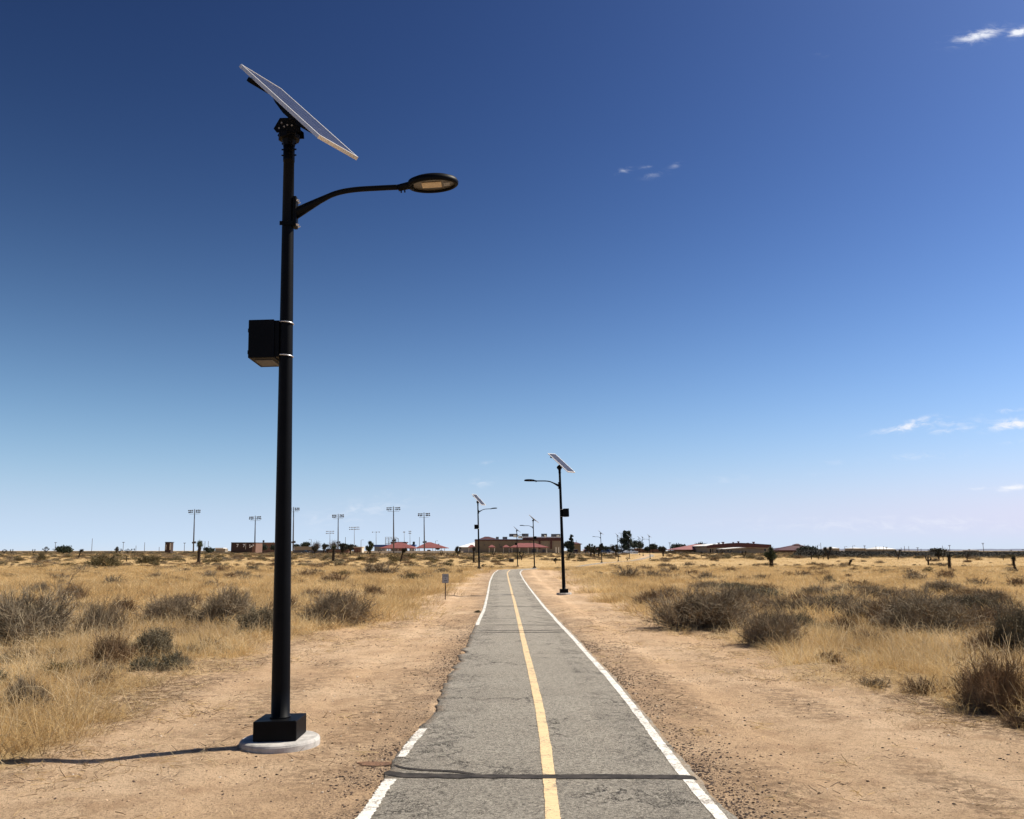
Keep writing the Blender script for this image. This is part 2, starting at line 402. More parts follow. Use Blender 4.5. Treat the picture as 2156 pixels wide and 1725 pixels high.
# litter and damp looking soil in patches away from the wheel tracks
ln = t.noise(t.stretch(P, (1, 1.2, 1)), 7.5, 7, .8, .4)
sand = t.mix(t.math('MULTIPLY', af, t.math('MULTIPLY', t.ramp(ln, .44, .56), .72)), sand, (.20, .13, .075))
gold = t.mix(t.ramp(mid, .3, .7), (.47, .315, .145), (.58, .415, .205))
gold = t.mix(t.ramp(t.noise(P, .16, 4, .6), .52, .72), gold, (.40, .265, .135))
gold = t.mix(t.math('MULTIPLY', t.ramp(fine, .5, .62), .6), gold, (.30, .20, .11))
c = t.mix(ag, sand, gold)
t.l.new(c, b.inputs['Base Color']); b.inputs['Roughness'].default_value = .95; b.inputs['Specular IOR Level'].default_value = .12
hh = t.math('ADD', t.math('MULTIPLY', mid, .9), t.math('ADD', t.math('MULTIPLY', fine, .55), t.math('MULTIPLY', vf, .22)))
t.l.new(t.add('ShaderNodeBump', {'Height': hh, 'Strength': 1.0, 'Distance': .07}).outputs[0], b.inputs['Normal'])

# asphalt: worn, stony, finely cracked
m, t, b = new_mat('worn_asphalt'); M_ASPH = m
P = t.add('ShaderNodeNewGeometry').outputs['Position']
au = t.add('ShaderNodeAttribute', attribute_name='across').outputs['Fac']
st = t.noise(P, 30, 7, .95); st2 = t.noise(P, 62, 5, .9); bl = t.noise(P, .8, 4, .6); bl2 = t.noise(t.stretch(P, (1.2, .25, 1)), 1.5, 4, .6)
c = t.mix(t.ramp(bl, .3, .7), (.285, .255, .205), (.355, .32, .26))
c = t.mix(t.math('MULTIPLY', t.ramp(bl2, .5, .75), .35), c, (.42, .36, .28))
c = t.mix(t.math('MULTIPLY', t.ramp(st, .49, .54), .85), c, (.085, .07, .055))
c = t.mix(t.math('MULTIPLY', t.ramp(st2, .53, .58), .85), c, (.62, .55, .44))
wp = t.add('ShaderNodeVectorMath', {0: P, 1: t.add('ShaderNodeTexNoise', {'Vector': P, 'Scale': 3.0, 'Detail': 5.0, 'Roughness': .7}).outputs[1]}, operation='ADD').outputs[0]
vo = t.add('ShaderNodeTexVoronoi', {'Vector': t.stretch(wp, (1, .8, 1)), 'Scale': 1.5}, feature='DISTANCE_TO_EDGE').outputs[0]
vo2 = t.add('ShaderNodeTexVoronoi', {'Vector': wp, 'Scale': 4.2}, feature='DISTANCE_TO_EDGE').outputs[0]
sel = t.ramp(t.noise(P, .9, 3, .6), .52, .62)
ck = t.math('MULTIPLY', t.ramp(vo, .02, .006), sel)
ck2 = t.math('MULTIPLY', t.ramp(vo2, .034, .012), t.math('MULTIPLY', t.ramp(au, .45, .75), t.ramp(t.noise(P, 1.1, 3, .6), .44, .56)))
ck = t.math('MAXIMUM', ck, ck2)
c = t.mix(t.math('MULTIPLY', ck, .9), c, (.022, .019, .017))
dust = t.math('MULTIPLY', t.ramp(au, .90, 1.0), t.ramp(t.noise(P, 2.5, 5, .7), .42, .6))
c = t.mix(t.math('MULTIPLY', dust, .55), c, (.42, .29, .18))
t.l.new(c, b.inputs['Base Color']); b.inputs['Roughness'].default_value = .88; b.inputs['Specular IOR Level'].default_value = .25
hh = t.math('SUBTRACT', t.math('ADD', st, t.math('MULTIPLY', st2, .6)), t.math('MULTIPLY', ck, 2.5))
t.l.new(t.add('ShaderNodeBump', {'Height': hh, 'Strength': .9, 'Distance': .018}).outputs[0], b.inputs['Normal'])

def paint_mat(name, col, wear):
    """road paint with asphalt showing through; worn through entirely where it flaked"""
    m, t, b = new_mat(name)
    P = t.add('ShaderNodeNewGeometry').outputs['Position']
    n = t.noise(P, 34, 7, .85); n2 = t.noise(P, 5, 5, .7)
    k = t.ramp(t.math('ADD', n, t.math('MULTIPLY', n2, .5)), wear, wear+.14)
    cr = t.noise(t.stretch(P, (.5, 3, 1)), 9, 5, .7)
    c = t.mix(t.ramp(cr, .35, .65), [x*.86 for x in col], col)
    c = t.mix(k, c, (.20, .165, .13))
    t.l.new(c, b.inputs['Base Color']); b.inputs['Roughness'].default_value = .7
    t.l.new(t.add('ShaderNodeBump', {'Height': t.noise(P, 120, 4, .8), 'Strength': .4, 'Distance': .008}).outputs[0], b.inputs['Normal'])
    return m
M_WPAINT = paint_mat('worn_white_paint', (.84, .79, .70), .73)
M_YPAINT = paint_mat('worn_yellow_paint', (.80, .565, .30), .75)
M_TAR = plain('crack_sealant_tar', (.042, .035, .029), .8, 0, .5, 14, .5, 60, .2)

# ------------------------------------------------------------ ground sheet
def spread(a, b, d0, g):
    out = [a]; d = d0
    while out[-1] < b: out.append(out[-1]+d); d *= g
    return out
xs_ = spread(0, 6, .055, 1.0)
xs_ += spread(xs_[-1]+.07, 12000, .08, 1.05)
xs = np.array([-v for v in xs_[::-1]]+xs_[1:])
ys = np.array([-60, -30, -14, -6, -2, 0.5, 2, 3, 4]+spread(4.4, 14, .055, 1.0)+[])
ys = np.concatenate([ys, np.array(spread(ys[-1]+.06, 22000, .065, 1.016))])
GX, GY = np.meshgrid(xs, ys)
z = base_z(GX, GY)+relief(GX, GY)
dpath = np.maximum(xl(GY)-GX, GX-xr(GY))
z = z-.035*(1-sstep(dpath, -.12, -.02))           # the bed the asphalt lies in
nx, ny = len(xs), len(ys)
ii = np.arange(nx*ny).reshape(ny, nx)
Fq = np.stack([ii[:-1, :-1], ii[:-1, 1:], ii[1:, 1:], ii[1:, :-1]], -1).reshape(-1, 4)
me = np_mesh('ground', np.stack([GX, GY, z], -1).reshape(-1, 3), Fq, M_GROUND, smooth=True)
gm = grass_mask(GX, GY)
for nm, arr in (('grass', gm*np.maximum(.25+.75*sstep(fbm(GX*.45, GY*.45, 3, 61), .28, .46), sstep(GY, 60, 100))), ('edge', np.clip(dpath, 0, 9)), ('litter', sstep(np.minimum(np.abs(dpath-1.2), np.abs(dpath-2.6)), .2, .6)*sstep(dpath, .1, .5)*sstep(fbm(GX*.5, GY*.5, 3, 77), .38, .58)+sstep(dpath, 2.4, 3.6)*sstep(fbm(GX*.35, GY*.35, 3, 78), .25, .42)*1.0)):
    at = me.attributes.new(nm, 'FLOAT', 'POINT'); at.data.foreach_set('value', np.clip(arr, 0, 9).astype(np.float32).ravel())
tag(link('ground', me), 'sandy desert floor of tan dirt and dry grass', kind='structure')

# asphalt path with a broken left edge
py_ = np.array(spread(-38, 4, 2, 1.0)+spread(4.2, 16, .05, 1.0)+spread(16.1, 330, .1, 1.02)); py_ = py_[np.argsort(py_)]
NA = 26
def jit(y, seed, amp): return (fbm(y*2.2, y*0+seed, 4, seed)-.5)*amp+(fbm(y*9, y*0+seed, 3, seed+9)-.5)*amp*.45
brk = sstep(py_, 8.3, 9)*(1-sstep(py_, 17.5, 19))        # where the edge crumbled away
eL = xl(py_)+jit(py_, 3, .05)+brk*(.02+jit(py_, 8, .16)); eR = xr(py_)+.03+jit(py_, 5, .05)
tt = np.linspace(0, 1, NA)
PX = eL[:, None]*(1-tt)+eR[:, None]*tt; PYY = np.repeat(py_[:, None], NA, 1)
PZ_ = base_z(PX, PYY)+.012+.012*(1-(2*tt-1)**2)[None, :]
skL = np.stack([PX[:, 0]-.012, py_, PZ_[:, 0]-.06], -1); skR = np.stack([PX[:, -1]+.012, py_, PZ_[:, -1]-.06], -1)
VV = np.concatenate([skL[:, None, :], np.stack([PX, PYY, PZ_], -1), skR[:, None, :]], 1)
n2 = NA+2; ii = np.arange(len(py_)*n2).reshape(len(py_), n2)
Fq = np.stack([ii[:-1, :-1], ii[:-1, 1:], ii[1:, 1:], ii[1:, :-1]], -1).reshape(-1, 4)
me = np_mesh('path', VV.reshape(-1, 3), Fq, M_ASPH, smooth=False)
ac = np.abs(np.concatenate([[0], tt, [1]])*2-1); at = me.attributes.new('across', 'FLOAT', 'POINT')
at.data.foreach_set('value', np.tile(ac, len(py_)).astype(np.float32))
tag(link('path', me), 'cracked grey asphalt path running away between dirt shoulders', kind='structure')
def path_z(x, y):
    y = np.asarray(y, float); a, b_ = xl(y), xr(y); q = np.clip((x-a)/(b_-a), 0, 1)
    return base_z(x, y)+.012+.012*(1-(2*q-1)**2)
def stripe(name, xf, y0, y1, wd, mat, lift=.004, seed=1, rag=.012, step=.02, label=None):
    n = max(4, int((y1-y0)/step)); y = np.linspace(y0, y1, n) if y1 < 30 else np.geomspace(y0, y1, 900)
    x = xf(y); h = wd/2
    a = x-h+jit(y, seed, rag*2)+(RNG.random(len(y))-.5)*rag; b_ = x+h+jit(y, seed+3, rag*2)+(RNG.random(len(y))-.5)*rag
    V = []
    for q in (0, .5, 1):
        xx = a*(1-q)+b_*q; V.append(np.stack([xx, y, path_z(xx, y)+lift], -1))
    V = np.stack(V, 1); i = np.arange(len(y)*3).reshape(len(y), 3)
    Fq = np.stack([i[:-1, :-1], i[:-1, 1:], i[1:, 1:], i[1:, :-1]], -1).reshape(-1, 4)
    o = link(name, np_mesh(name, V.reshape(-1, 3), Fq, mat)); return tag(o, label, kind='structure')
yg = lambda px, py: ground_at(px, py).y
yb0, yb1 = yg(815, 1645), yg(832, 1598)
stripe('white_edge_line', lambda y: xr(y)-.055, 3.5, 96, .085, M_WPAINT, seed=11, rag=.007, label='solid white edge line along the right side of the path')
stripe('white_edge_line', lambda y: xl(y)+.04, 3.5, yb0, .085, M_WPAINT, seed=15, rag=.016, label='worn white edge line at the near left of the path')
stripe('white_edge_line', lambda y: xl(y)+.04, yb1, yg(882, 1538), .085, M_WPAINT, seed=19, rag=.016, label='short ragged stretch of white edge line beyond the tar seam')
stripe('white_edge_line', lambda y: xl(y)+.05, yg(1000, 1318), 96, .09, M_WPAINT, seed=23, rag=.012, label='white edge line along the far left of the path')
stripe('yellow_center_line', lambda y: crv(TY, y), 3.5, 92, .095, M_YPAINT, seed=27, rag=.005, label='faded yellow line down the middle of the path')
def seam(pts, wd, label, ext=None, seed=1):
    g = [ground_at(*p) for p in pts]; k = []
    for a, b_ in zip(g[:-1], g[1:]):
        for i in range(14): k.append(a.lerp(b_, i/14))
    k.append(g[-1]); k = np.array([(p.x, p.y) for p in k]); n = len(k)
    wv = wd*(.6+.8*fbm(k[:, 0]*7, k[:, 1], 4, seed)); wv *= np.clip(np.minimum(np.arange(n), np.arange(n)[::-1])/7, .05, 1)
    k[:, 1] += (fbm(k[:, 0]*1.3, k[:, 1]*0, 3, seed+5)-.5)*.06
    V = []
    for s_ in (-.5, 0, .5):
        xx = k[:, 0]; y2 = k[:, 1]+s_*wv
        out_ = np.maximum(xl(y2)-xx, xx-xr(y2)); V.append(np.stack([xx, y2, np.where(out_ > -.01, base_z(xx, y2)+relief(xx, y2)+.006+.010*np.exp(-np.maximum(out_, 0)*25), path_z(xx, y2)+.005)], -1))
    V = np.stack(V, 1); i = np.arange(n*3).reshape(n, 3)
    Fq = np.stack([i[:-1, :-1], i[:-1, 1:], i[1:, 1:], i[1:, :-1]], -1).reshape(-1, 4)
    tag(link('crack_sealant', np_mesh('crack_sealant', V.reshape(-1, 3), Fq, M_TAR)), label, kind='structure')
seam([(808, 1628), (822, 1632), (850, 1637), (960, 1641), (1154, 1642), (1300, 1641), (1400, 1641), (1455, 1641), (1478, 1644)], .115, 'broad black tar seam across the path nearest the camera', seed=3)
seam([(826, 1614), (850, 1622), (890, 1627), (960, 1632), (1010, 1639)], .05, 'thin tar branch above the left end of the near tar seam', seed=6)
for py, wd, lb in ((1333.8, .085, 'nearest thin line of the group of tar seams'), (1329.8, .085, 'second thin line of the group of tar seams'), (1318, .085, 'third thin line of the group of tar seams'), (1278, .14, 'tar seam beyond the group of thin ones'),
                   (1224.7, .16, 'faint tar seam near the crest of the path'), (1215.2, .2, 'tar seam almost at the crest of the path'), (1211.8, .2, 'farthest tar seam at the crest of the path')):
    yq = yg(1090, py); seam([(float(CX+(xl(yq)-.03)/(yq*.99)*F), py), (1090, py+.3), (float(CX+(xr(yq)+.12)/(yq*.99)*F), py+1)], wd, lb, seed=int(py))
seam([(990, 1336), (986, 1352), (972, 1380), (955, 1416), (936, 1446)], .14, 'black tar along the crumbled left edge of the path', seed=41)

# distant hills
def hills(name, Y, pts, mat, depth, label):
    mb = []; n = len(pts)
    X = np.interp(np.linspace(0, n-1, 160), range(n), [p[0] for p in pts]); T = np.interp(np.linspace(0, n-1, 160), range(n), [p[1] for p in pts])
    T = T+(fbm(X*.05, X*0, 4, 3)-.5)*1.6
    rows = []
    for k in range(7):
        q = k/6; yv = Y+depth*q
        prof = math.sin(q*math.pi/2)**1.3
        zz = [.0+(zat(tt_, Y+depth)-0)*prof*(1+(float(fbm(np.array(xx*.2), np.array(k*1.3), 3, 8))-.5)*.25*(q < 1)) if tt_ < 1163 else 0 for xx, tt_ in zip(X, T)]
        rows.append([(xat(xx, yv), yv, zv) for xx, zv in zip(X, zz)])
    rows.append([(xat(xx, Y+depth*2), Y+depth*2, -2) for xx in X])
    V = np.array(rows).reshape(-1, 3); i = np.arange(len(rows)*160).reshape(len(rows), 160)
    Fq = np.stack([i[:-1, :-1], i[:-1, 1:], i[1:, 1:], i[1:, :-1]], -1).reshape(-1, 4)
    tag(link(name, np_mesh(name, V, Fq, mat, smooth=True)), label, kind='structure')
M_HILL = plain('hazy_hill_rock', (.13, .145, .20), .95, 0, .12, .002)  # blue of the distance haze is painted into the hills' base colour
M_HILL2 = plain('brown_hill_rock', (.12, .10, .10), .95, 0, .15, .004)
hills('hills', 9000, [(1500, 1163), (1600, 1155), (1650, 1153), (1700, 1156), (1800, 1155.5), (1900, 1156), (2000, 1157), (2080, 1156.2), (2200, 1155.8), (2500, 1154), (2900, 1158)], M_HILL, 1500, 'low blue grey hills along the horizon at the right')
hills('hills', 5200, [(1590, 1163), (1635, 1157), (1720, 1156), (1790, 1158), (1850, 1158.5), (1910, 1158), (1960, 1162), (2000, 1163)], M_HILL2, 500, 'low brown rise in front of the blue grey hills')

# ------------------------------------------------------------ solar street lamps
LEAN = R(-1.55)                                  # every mast on the site stands a touch out of plumb, tops to the left
def lean_rot(rz=0.0): return (Matrix.Rotation(LEAN, 3, 'Y') @ Matrix.Rotation(rz, 3, 'Z')).to_euler()
M_CELL, t, b = new_mat('solar_cells')
oc = t.add('ShaderNodeTexCoord').outputs['Object']
br = t.add('ShaderNodeTexBrick', {'Vector': oc, 'Scale': 1.0, 'Mortar Size': .004, 'Brick Width': .122, 'Row Height': .122, 'Mortar Smooth': .1,
          'Color1': (.035, .04, .06, 1), 'Color2': (.045, .05, .07, 1), 'Mortar': (.16, .16, .18, 1)}, offset=0.0)
bus = t.add('ShaderNodeTexWave', {'Vector': t.stretch(oc, (0, 1, 0)), 'Scale': 8.0, 'Distortion': 0.0}, wave_type='BANDS', bands_direction='Y').outputs['Fac']
c_ = t.mix(t.math('MULTIPLY', t.ramp(bus, .93, .99), .2), br.outputs[0], (.4, .4, .42))
c_ = t.mix(t.math('MULTIPLY', t.ramp(t.noise(oc, 9, 6, .7), .35, .7), .35), c_, (.13, .13, .15))
t.l.new(c_, b.inputs['Base Color']); b.inputs['Roughness'].default_value = .08; b.inputs['Specular IOR Level'].default_value = .35

def arc_pts(ps, n=6):
    """Catmull-Rom through points"""
    P_ = [Vector(p) for p in ps]; P_ = [P_[0]*2-P_[1]]+P_+[P_[-1]*2-P_[-2]]; out = []
    for i in range(1, len(P_)-2):
        for k in range(n):
            u = k/n; a, b_, c, d = P_[i-1], P_[i], P_[i+1], P_[i+2]
            out.append(.5*((2*b_)+(c-a)*u+(2*a-5*b_+4*c-d)*u*u+(3*b_-a-3*c+d)*u**3))
    out.append(P_[-2]); return out

def make_lamp():
    r = empty('solar_street_lamp', (0, 0, 0), '', 'street lamp', 'solar street lamps along the path')
    MB().lathe([(.33, -.30), (.342, -.25), (.345, .058), (.338, .074), (.322, .084), (.0, .088)][:5], 72, sx=1, sy=1).build('concrete_base', M_CONC, r)
    MB().bbox(-.187, .187, -.187, .187, .086, .252, .006).build('base_cover', M_BLACK, r)
    mb = MB(); n = 40
    mb.lathe([(.090, .25), (.090, .262), (.0812, .266), (.0806, .5), (.066, 3.0), (.056, 4.8), (.0515, 5.46), (.0555, 5.462), (.0555, 5.475), (.0545, 5.70)], n)
    pole = mb.build('pole', M_BLACK, r, True)
    # panel bracket on the mast top: stub, clamp cup and two side plates
    mb = MB().lathe([(.058, 5.62), (.072, 5.685), (.105, 5.69), (.105, 5.735), (.06, 5.74)], 8)
    poly = [(-.105, 5.735), (-.135, 5.775), (-.075, 5.885), (.03, 5.885), (.125, 5.80), (.13, 5.735)]
    mb.prism(poly, -.075, -.067); mb.prism(poly, .067, .075); mb.box(-.05, .06, -.066, .066, 5.74, 5.86)
    for x, z_ in ((-.02, 5.56), (.0, 5.64)):
        for sy in (-1, 1): mb.tube([(x+.02, sy*.05, z_), (x+.02, sy*.075, z_)], .009, 8)
    for z_ in (5.53, 5.59, 5.65): mb.tube([(-.072, 0, z_), (.072, 0, z_)], .008, 8)
    brk_ = mb.build('panel_bracket', M_BLACK, r)
    for x, z_ in ((-.055, 5.83), (-.03, 5.79), (.0, 5.805), (-.08, 5.775), (.045, 5.80)):
        MB().tube([(x, -.075, z_), (x, -.084, z_)], .0085, 8).build('bolt', M_GREYM, brk_)
    # the tilted panel: a frame that turns about the mast, glass and rails inside it. local +x runs down the slope
    pan = bpy.data.objects.new('solar_panel', None)
    fr = MB(); L, Wd, T, B = .74, .275, .036, .02
    fr.box(-L, L, -Wd, -Wd+B, -T, 0); fr.box(-L, L, Wd-B, Wd, -T, 0); fr.box(-L, -L+B, -Wd+B, Wd-B, -T, 0); fr.box(L-B, L, -Wd+B, Wd-B, -T, 0)
    fr.box(-L+B, L-B, -Wd+B, Wd-B, -T+.012, -T+.014)
    me_ = fr.mesh('solar_panel', M_ALU); pan = link('solar_panel', me_, r, (.10, -.035, 5.985))
    pan.rotation_euler = (Matrix.Rotation(R(-30), 3, 'Z') @ Matrix.Rotation(R(45), 3, 'Y')).to_euler()
    MB().box(-L+B, L-B, -Wd+B, Wd-B, -.008, -.003).build('solar_cells', M_CELL, pan)
    rl = MB(); rl.box(-.42, .40, -.035, .035, -T-.034, -T-.001); side = [(-.46, -T-.01), (-.46, -T), (.42, -T), (.34, -T-.05), (.12, -T-.085), (-.12, -T-.085), (-.3, -T-.06)]
    rl.prism(side, -.045, -.040); rl.prism(side, .040, .045)
    rl.box(-.50, -.46, -.30, .24, -T-.045, -T-.001); rl.box(.36, .40, -.20, .20, -T-.04, -T-.001)
    rl.build('rail', M_BLACK, pan)
    # arm
    arm = MB()
    pts = arc_pts([(.07, 0, 4.935), (.18, 0, 4.99), (.31, 0, 5.055), (.46, 0, 5.122), (.64, 0, 5.155), (.90, 0, 5.166), (1.08, 0, 5.170)], 5)
    rad = [max(.026, .047-.065*max(0, p.x-.07)/1.0-.0) if p.x < .4 else .026 for p in pts]
    arm.tube(pts, rad, 16); arm.prism([(.07, 4.86), (.07, 4.96), (.31, 5.05), (.315, 5.025)], -.012, .012)
    arm = arm.build('arm', M_BLACK, r, True)
    ab = MB().bbox(.052, .088, -.045, .045, 4.78, 5.09, .004)
    ab.box(-.064, .06, -.064, -.056, 4.79, 4.83); ab.build('arm_plate', M_BLACK, arm)
    for z_ in (4.805, 4.815+.235):
        for sy in (-.028, .028):
            MB().tube([(.088, sy, z_), (.113, sy, z_)], .007, 8).tube([(.089, sy, z_), (.099, sy, z_)], .014, 6).build('bolt', M_STEEL, arm)
    # lamp head: oval housing, dark rim, recessed tray with a square of light emitting diodes
    n = 56; cx = 1.405; tilt = R(-2.5)
    MH = Matrix.Translation((cx, 0, 5.188)) @ Matrix.Rotation(tilt, 4, 'Y')
    prof = [(.0, .072), (.45, .070), (.78, .060), (.94, .042), (1.0, .012), (.985, -.010), (.93, -.020), (.86, -.020), (.84, -.010), (.84, .004)]
    h = MB(); vs = []
    for q, z_ in prof:
        for k in range(n):
            a = 2*math.pi*k/n; vs.append(MH @ Vector((.252*q*math.cos(a), .170*q*math.sin(a), z_)))
    h.add(vs, [(i*n+k, (i+1)*n+k, (i+1)*n+(k+1) % n, i*n+(k+1) % n) for i in range(len(prof)-1) for k in range(n)])
    h.tube([MH @ Vector((-.34, 0, -.012)), MH @ Vector((-.24, 0, .006)), MH @ Vector((-.19, 0, .01))], [.033, .036, .045], 16)
    for x in (-.31, -.275): h.tube([MH @ Vector((x, 0, -.04)), MH @ Vector((x, 0, -.062))], .007, 8)
    head = h.build('lamp_head', M_BLACK, r, True)
    l_ = MB(); vs = [MH @ Vector((.252*.845*math.cos(2*math.pi*k/n), .170*.845*math.sin(2*math.pi*k/n), .002)) for k in range(n)]
    l_.add(vs, [tuple(range(n-1, -1, -1))]); l_.build('lens', M_LENS, head)
    MB().bbox(-.105, .085, -.058, .062, -.006, .0015, .002, 0, MH).build('led_panel', M_LED, head)
    MB().bbox(.105, .165, -.03, .045, -.003, .0015, .001, 0, MH).build('driver_cover', M_GREYM, head)
    # control box on the side away from the path
    bx = MB().bbox(-.338, -.098, -.07, .35, 3.49, 3.857, .005)
    bx.box(-.345, -.338, -.06, -.02, 3.53, 3.565); bx.box(-.345, -.338, -.06, -.02, 3.74, 3.775)
    bx = bx.build('control_box', M_BLACK, r)
    MB().box(-.098, -.055, -.05, .10, 3.50, 3.85).box(-.10, -.085, -.05, .30, 3.50, 3.85).build('mounting_channel', M_BLACK, bx)
    MB().bbox(-.341, -.3382, .0, .33, 3.52, 3.83, .001).build('box_door', M_BLACK, bx)
    MB().box(-.30, -.13, .02, .27, 3.484, 3.4895).build('vent_plate', M_GREYD, bx)
    for z_ in (3.515, 3.835):
        pts = [(.0, -.062, z_)]
        pts = [(.066*math.cos(a), .066*math.sin(a), z_-.008*math.cos(a)) for a in [R(-178+i*356/24) for i in range(25)]]
        MB().tube(pts, .0065, 8).build('strap', M_STEEL, bx, True)
    return r

def set_lamp(o, x, y, side, az, label, dz=0.0, tilt=None):
    o.location = (x, y, surf(x, y)+dz); rz = 0 if side > 0 else math.pi
    o.rotation_euler = lean_rot(rz)
    for c in o.children:
        if c.name.startswith('solar_panel'):
            base = Vector((.10, -.035, 5.985)); c.location = Matrix.Rotation(-rz, 3, 'Z') @ base
            c.rotation_euler = (Matrix.Rotation(-rz, 3, 'Z') @ Matrix.Rotation(R(az), 3, 'Z') @ Matrix.Rotation(R(tilt or 45), 3, 'Y')).to_euler()
    o['label'] = label
lamp0 = make_lamp()
LAMPS = [
    (-2.066, 8.10, 1, -30, 45, 'biggest black solar street lamp, nearest the camera, on a pale round concrete base'),
    (xat(1186.5, 41, 1240), 40.6, -1, -42, 40, 'solar street lamp right of the path, second nearest, its arm reaching left over the path'),
    (xat(1009, 76, 1195), 76, 1, -40, 42, 'solar street lamp left of the path where it crests, beside a dark bush'),
    (xat(1125.5, 108, 1190), 108, -1, 1, 41, 'solar street lamp with its panel seen edge on, in front of the large red canopy'),
    (xat(1090, 143, 1190), 143, 1, -9, 41, 'smallest central solar street lamp, arm to the right, beyond the crest of the path'),
    (xat(1267, 178, 1180), 178, -1, -8, 42, 'leftmost solar street lamp of the far cluster, its arm reaching left against the sky'),
    (xat(1302, 205, 1180), 205, 1, -8, 42, 'far solar street lamp just left of the tall pine, arm to the right'),
    (xat(1325.5, 232, 1180), 232, 1, -14, 44, 'far solar street lamp standing right in front of the tall pine'),
    (xat(1366.5, 231, 1180), 229, -1, -5, 42, 'rightmost solar street lamp of the far cluster, arm to the left'),
    (xat(1354.5, 282, 1178), 282, -1, -8, 42, 'dim far solar street lamp between the two rounder pines'),
    (xat(1347, 310, 1177), 310, 1, -30, 42, 'farthest solar street lamp, its panel a bright glint over the far strip of path'),
]
for i, (x, y, sd_, az, tl, lb) in enumerate(LAMPS):
    o = lamp0 if i == 0 else copy_tree(lamp0)
    set_lamp(o, x, y, sd_, az, lb, tilt=tl)
    if i == 0: o.location.z = -.026; o.scale = (1.0145,)*3

# ------------------------------------------------------------ small sign by the path
sg = empty('sign', (0, 0, 0), 'small white notice sign on a low dark post left of the path', 'sign')
g = ground_at(937.5, 1262); s_ = mpp(g.y)
sg.location = (g.x, g.y, surf(g.x, g.y)); sg.rotation_euler = (0, R(-.3), R(4))
MB().bbox(-.019, .019, -.012, .012, -.2, .98, .003).build('post', plain('rusty_post', (.05, .025, .02), .8), sg)
M_SIGN = plain('faded_sign_face', (.33, .35, .37), .6, 0, .08, 20); M_INK = plain('sign_ink', (.035, .035, .04), .7)
hw, z0, z1, rr = 6.7*s_, .98-18.6*s_+.03, 1.01, .03
def rrect(hw, z0, z1, rr, n=5):
    out = []
    for cx_, cz_, a0 in ((hw-rr, z1-rr, 0), (-hw+rr, z1-rr, 90), (-hw+rr, z0+rr, 180), (hw-rr, z0+rr, 270)):
        for k in range(n+1): a = R(a0+90*k/n); out.append((cx_+rr*math.cos(a), cz_+rr*math.sin(a)))
    return out
bd = MB().prism(rrect(hw, z0, z1, rr), -.017, -.013).build('board', M_SIGN, sg)
ink = MB(); a_ = rrect(hw-.006, z0+.006, z1-.006, rr); b__ = rrect(hw-.012, z0+.012, z1-.012, rr-.005)
n_ = len(a_); vs = [(x, -.0185, z_) for x, z_ in a_]+[(x, -.0185, z_) for x, z_ in b__]
ink.add(vs, [(i, (i+1) % n_, n_+(i+1) % n_, n_+i) for i in range(n_)])
ink.build('border', M_INK, bd)
rl = random.Random(3); ink = MB(); H = z1-z0
for zc, wl, hl in ((.76, .70, .075), (.50, .08, .12), (.25, .42, .075)):      # the lettering is too small to read in the photo: three dark lines of it
    x = -hw*wl
    while x < hw*wl:
        ww = rl.uniform(.010, .018); ink.box(x, x+ww, -.0195, -.0175, z0+H*(zc-hl/2), z0+H*(zc+hl/2)); x += ww+.006
ink.build('lettering', M_INK, bd)

# ------------------------------------------------------------ far things are sized from the photo at their own distance
def zg(Y, x=0): return gz(x, Y)
def sports_light(px, ptop, Y, rows, hwpx, label, grey=False, low=True, pbase=1163, lean=True, pattern=None):
    s = mpp(Y); x = xat(px, Y, pbase); z0 = gz(x, Y)-.3; top = zat(ptop, Y)-z0
    mat = M_GREYM if grey else M_GREYD
    r = empty('field_light', (x, Y, z0), label, 'field light', 'floodlight masts round the sports field')
    if lean: r.rotation_euler = lean_rot()
    k = .6 if grey else 1.0
    MB().tube([(0, 0, 0), (0, 0, top*.6), (0, 0, top)], [.34*k, .27*k, .17*k], 10).build('pole', mat, r, True)
    hw = hwpx*s; cb = MB()
    rowz = [top-(2.4+i*3.6)*s for i in range(rows)] if not grey else [top-(1+i*4)*s for i in range(rows)]
    for z_ in rowz: cb.box(-hw, hw, -.08, .08, z_-.04*s/.23, z_+.04*s/.23)
    if low:
        cb.box(-hw*.85, hw*.85, -.5, .5, top-10.4*s, top-10.1*s)
        zl = top*.28 if pbase > 1160 else top*.25
        cb.box(-2.2*s, 3*s, -.1, .1, zl, zl+.15)
        cb.tube([(3.2*s, 0, zl-.3), (3.2*s, 0, zl+.7)], .42, 8); cb.tube([(-2.2*s, 0, zl-.3), (-2.2*s, 0, zl+.5)], .3, 8)
    cb.build('crossarm', mat, r)
    rnd = random.Random(int(px))
    us = pattern or (-.92, -.66, -.38, .38, .66, .92)
    lamp = None
    for z_ in rowz:
        for u in us:
            if lamp is None:
                lm = MB().lathe([(.16, -.25), (.34, -.1), (.42, .2), (.30, .45), (.1, .5)], 10)
                a = lm.build('floodlight', mat, r, True); lamp = a
            else:
                a = lamp.copy(); COL.objects.link(a); a.parent = r
            sc = (1.55*s)/.42 if not grey else 1.1*s/.42
            a.scale = (sc,)*3; a.rotation_euler = (R(rnd.uniform(60, 110)), 0, R(rnd.uniform(-45, 45))); a.location = (u*hw, -.2, z_-(.6*s if not grey else 0))
    return r
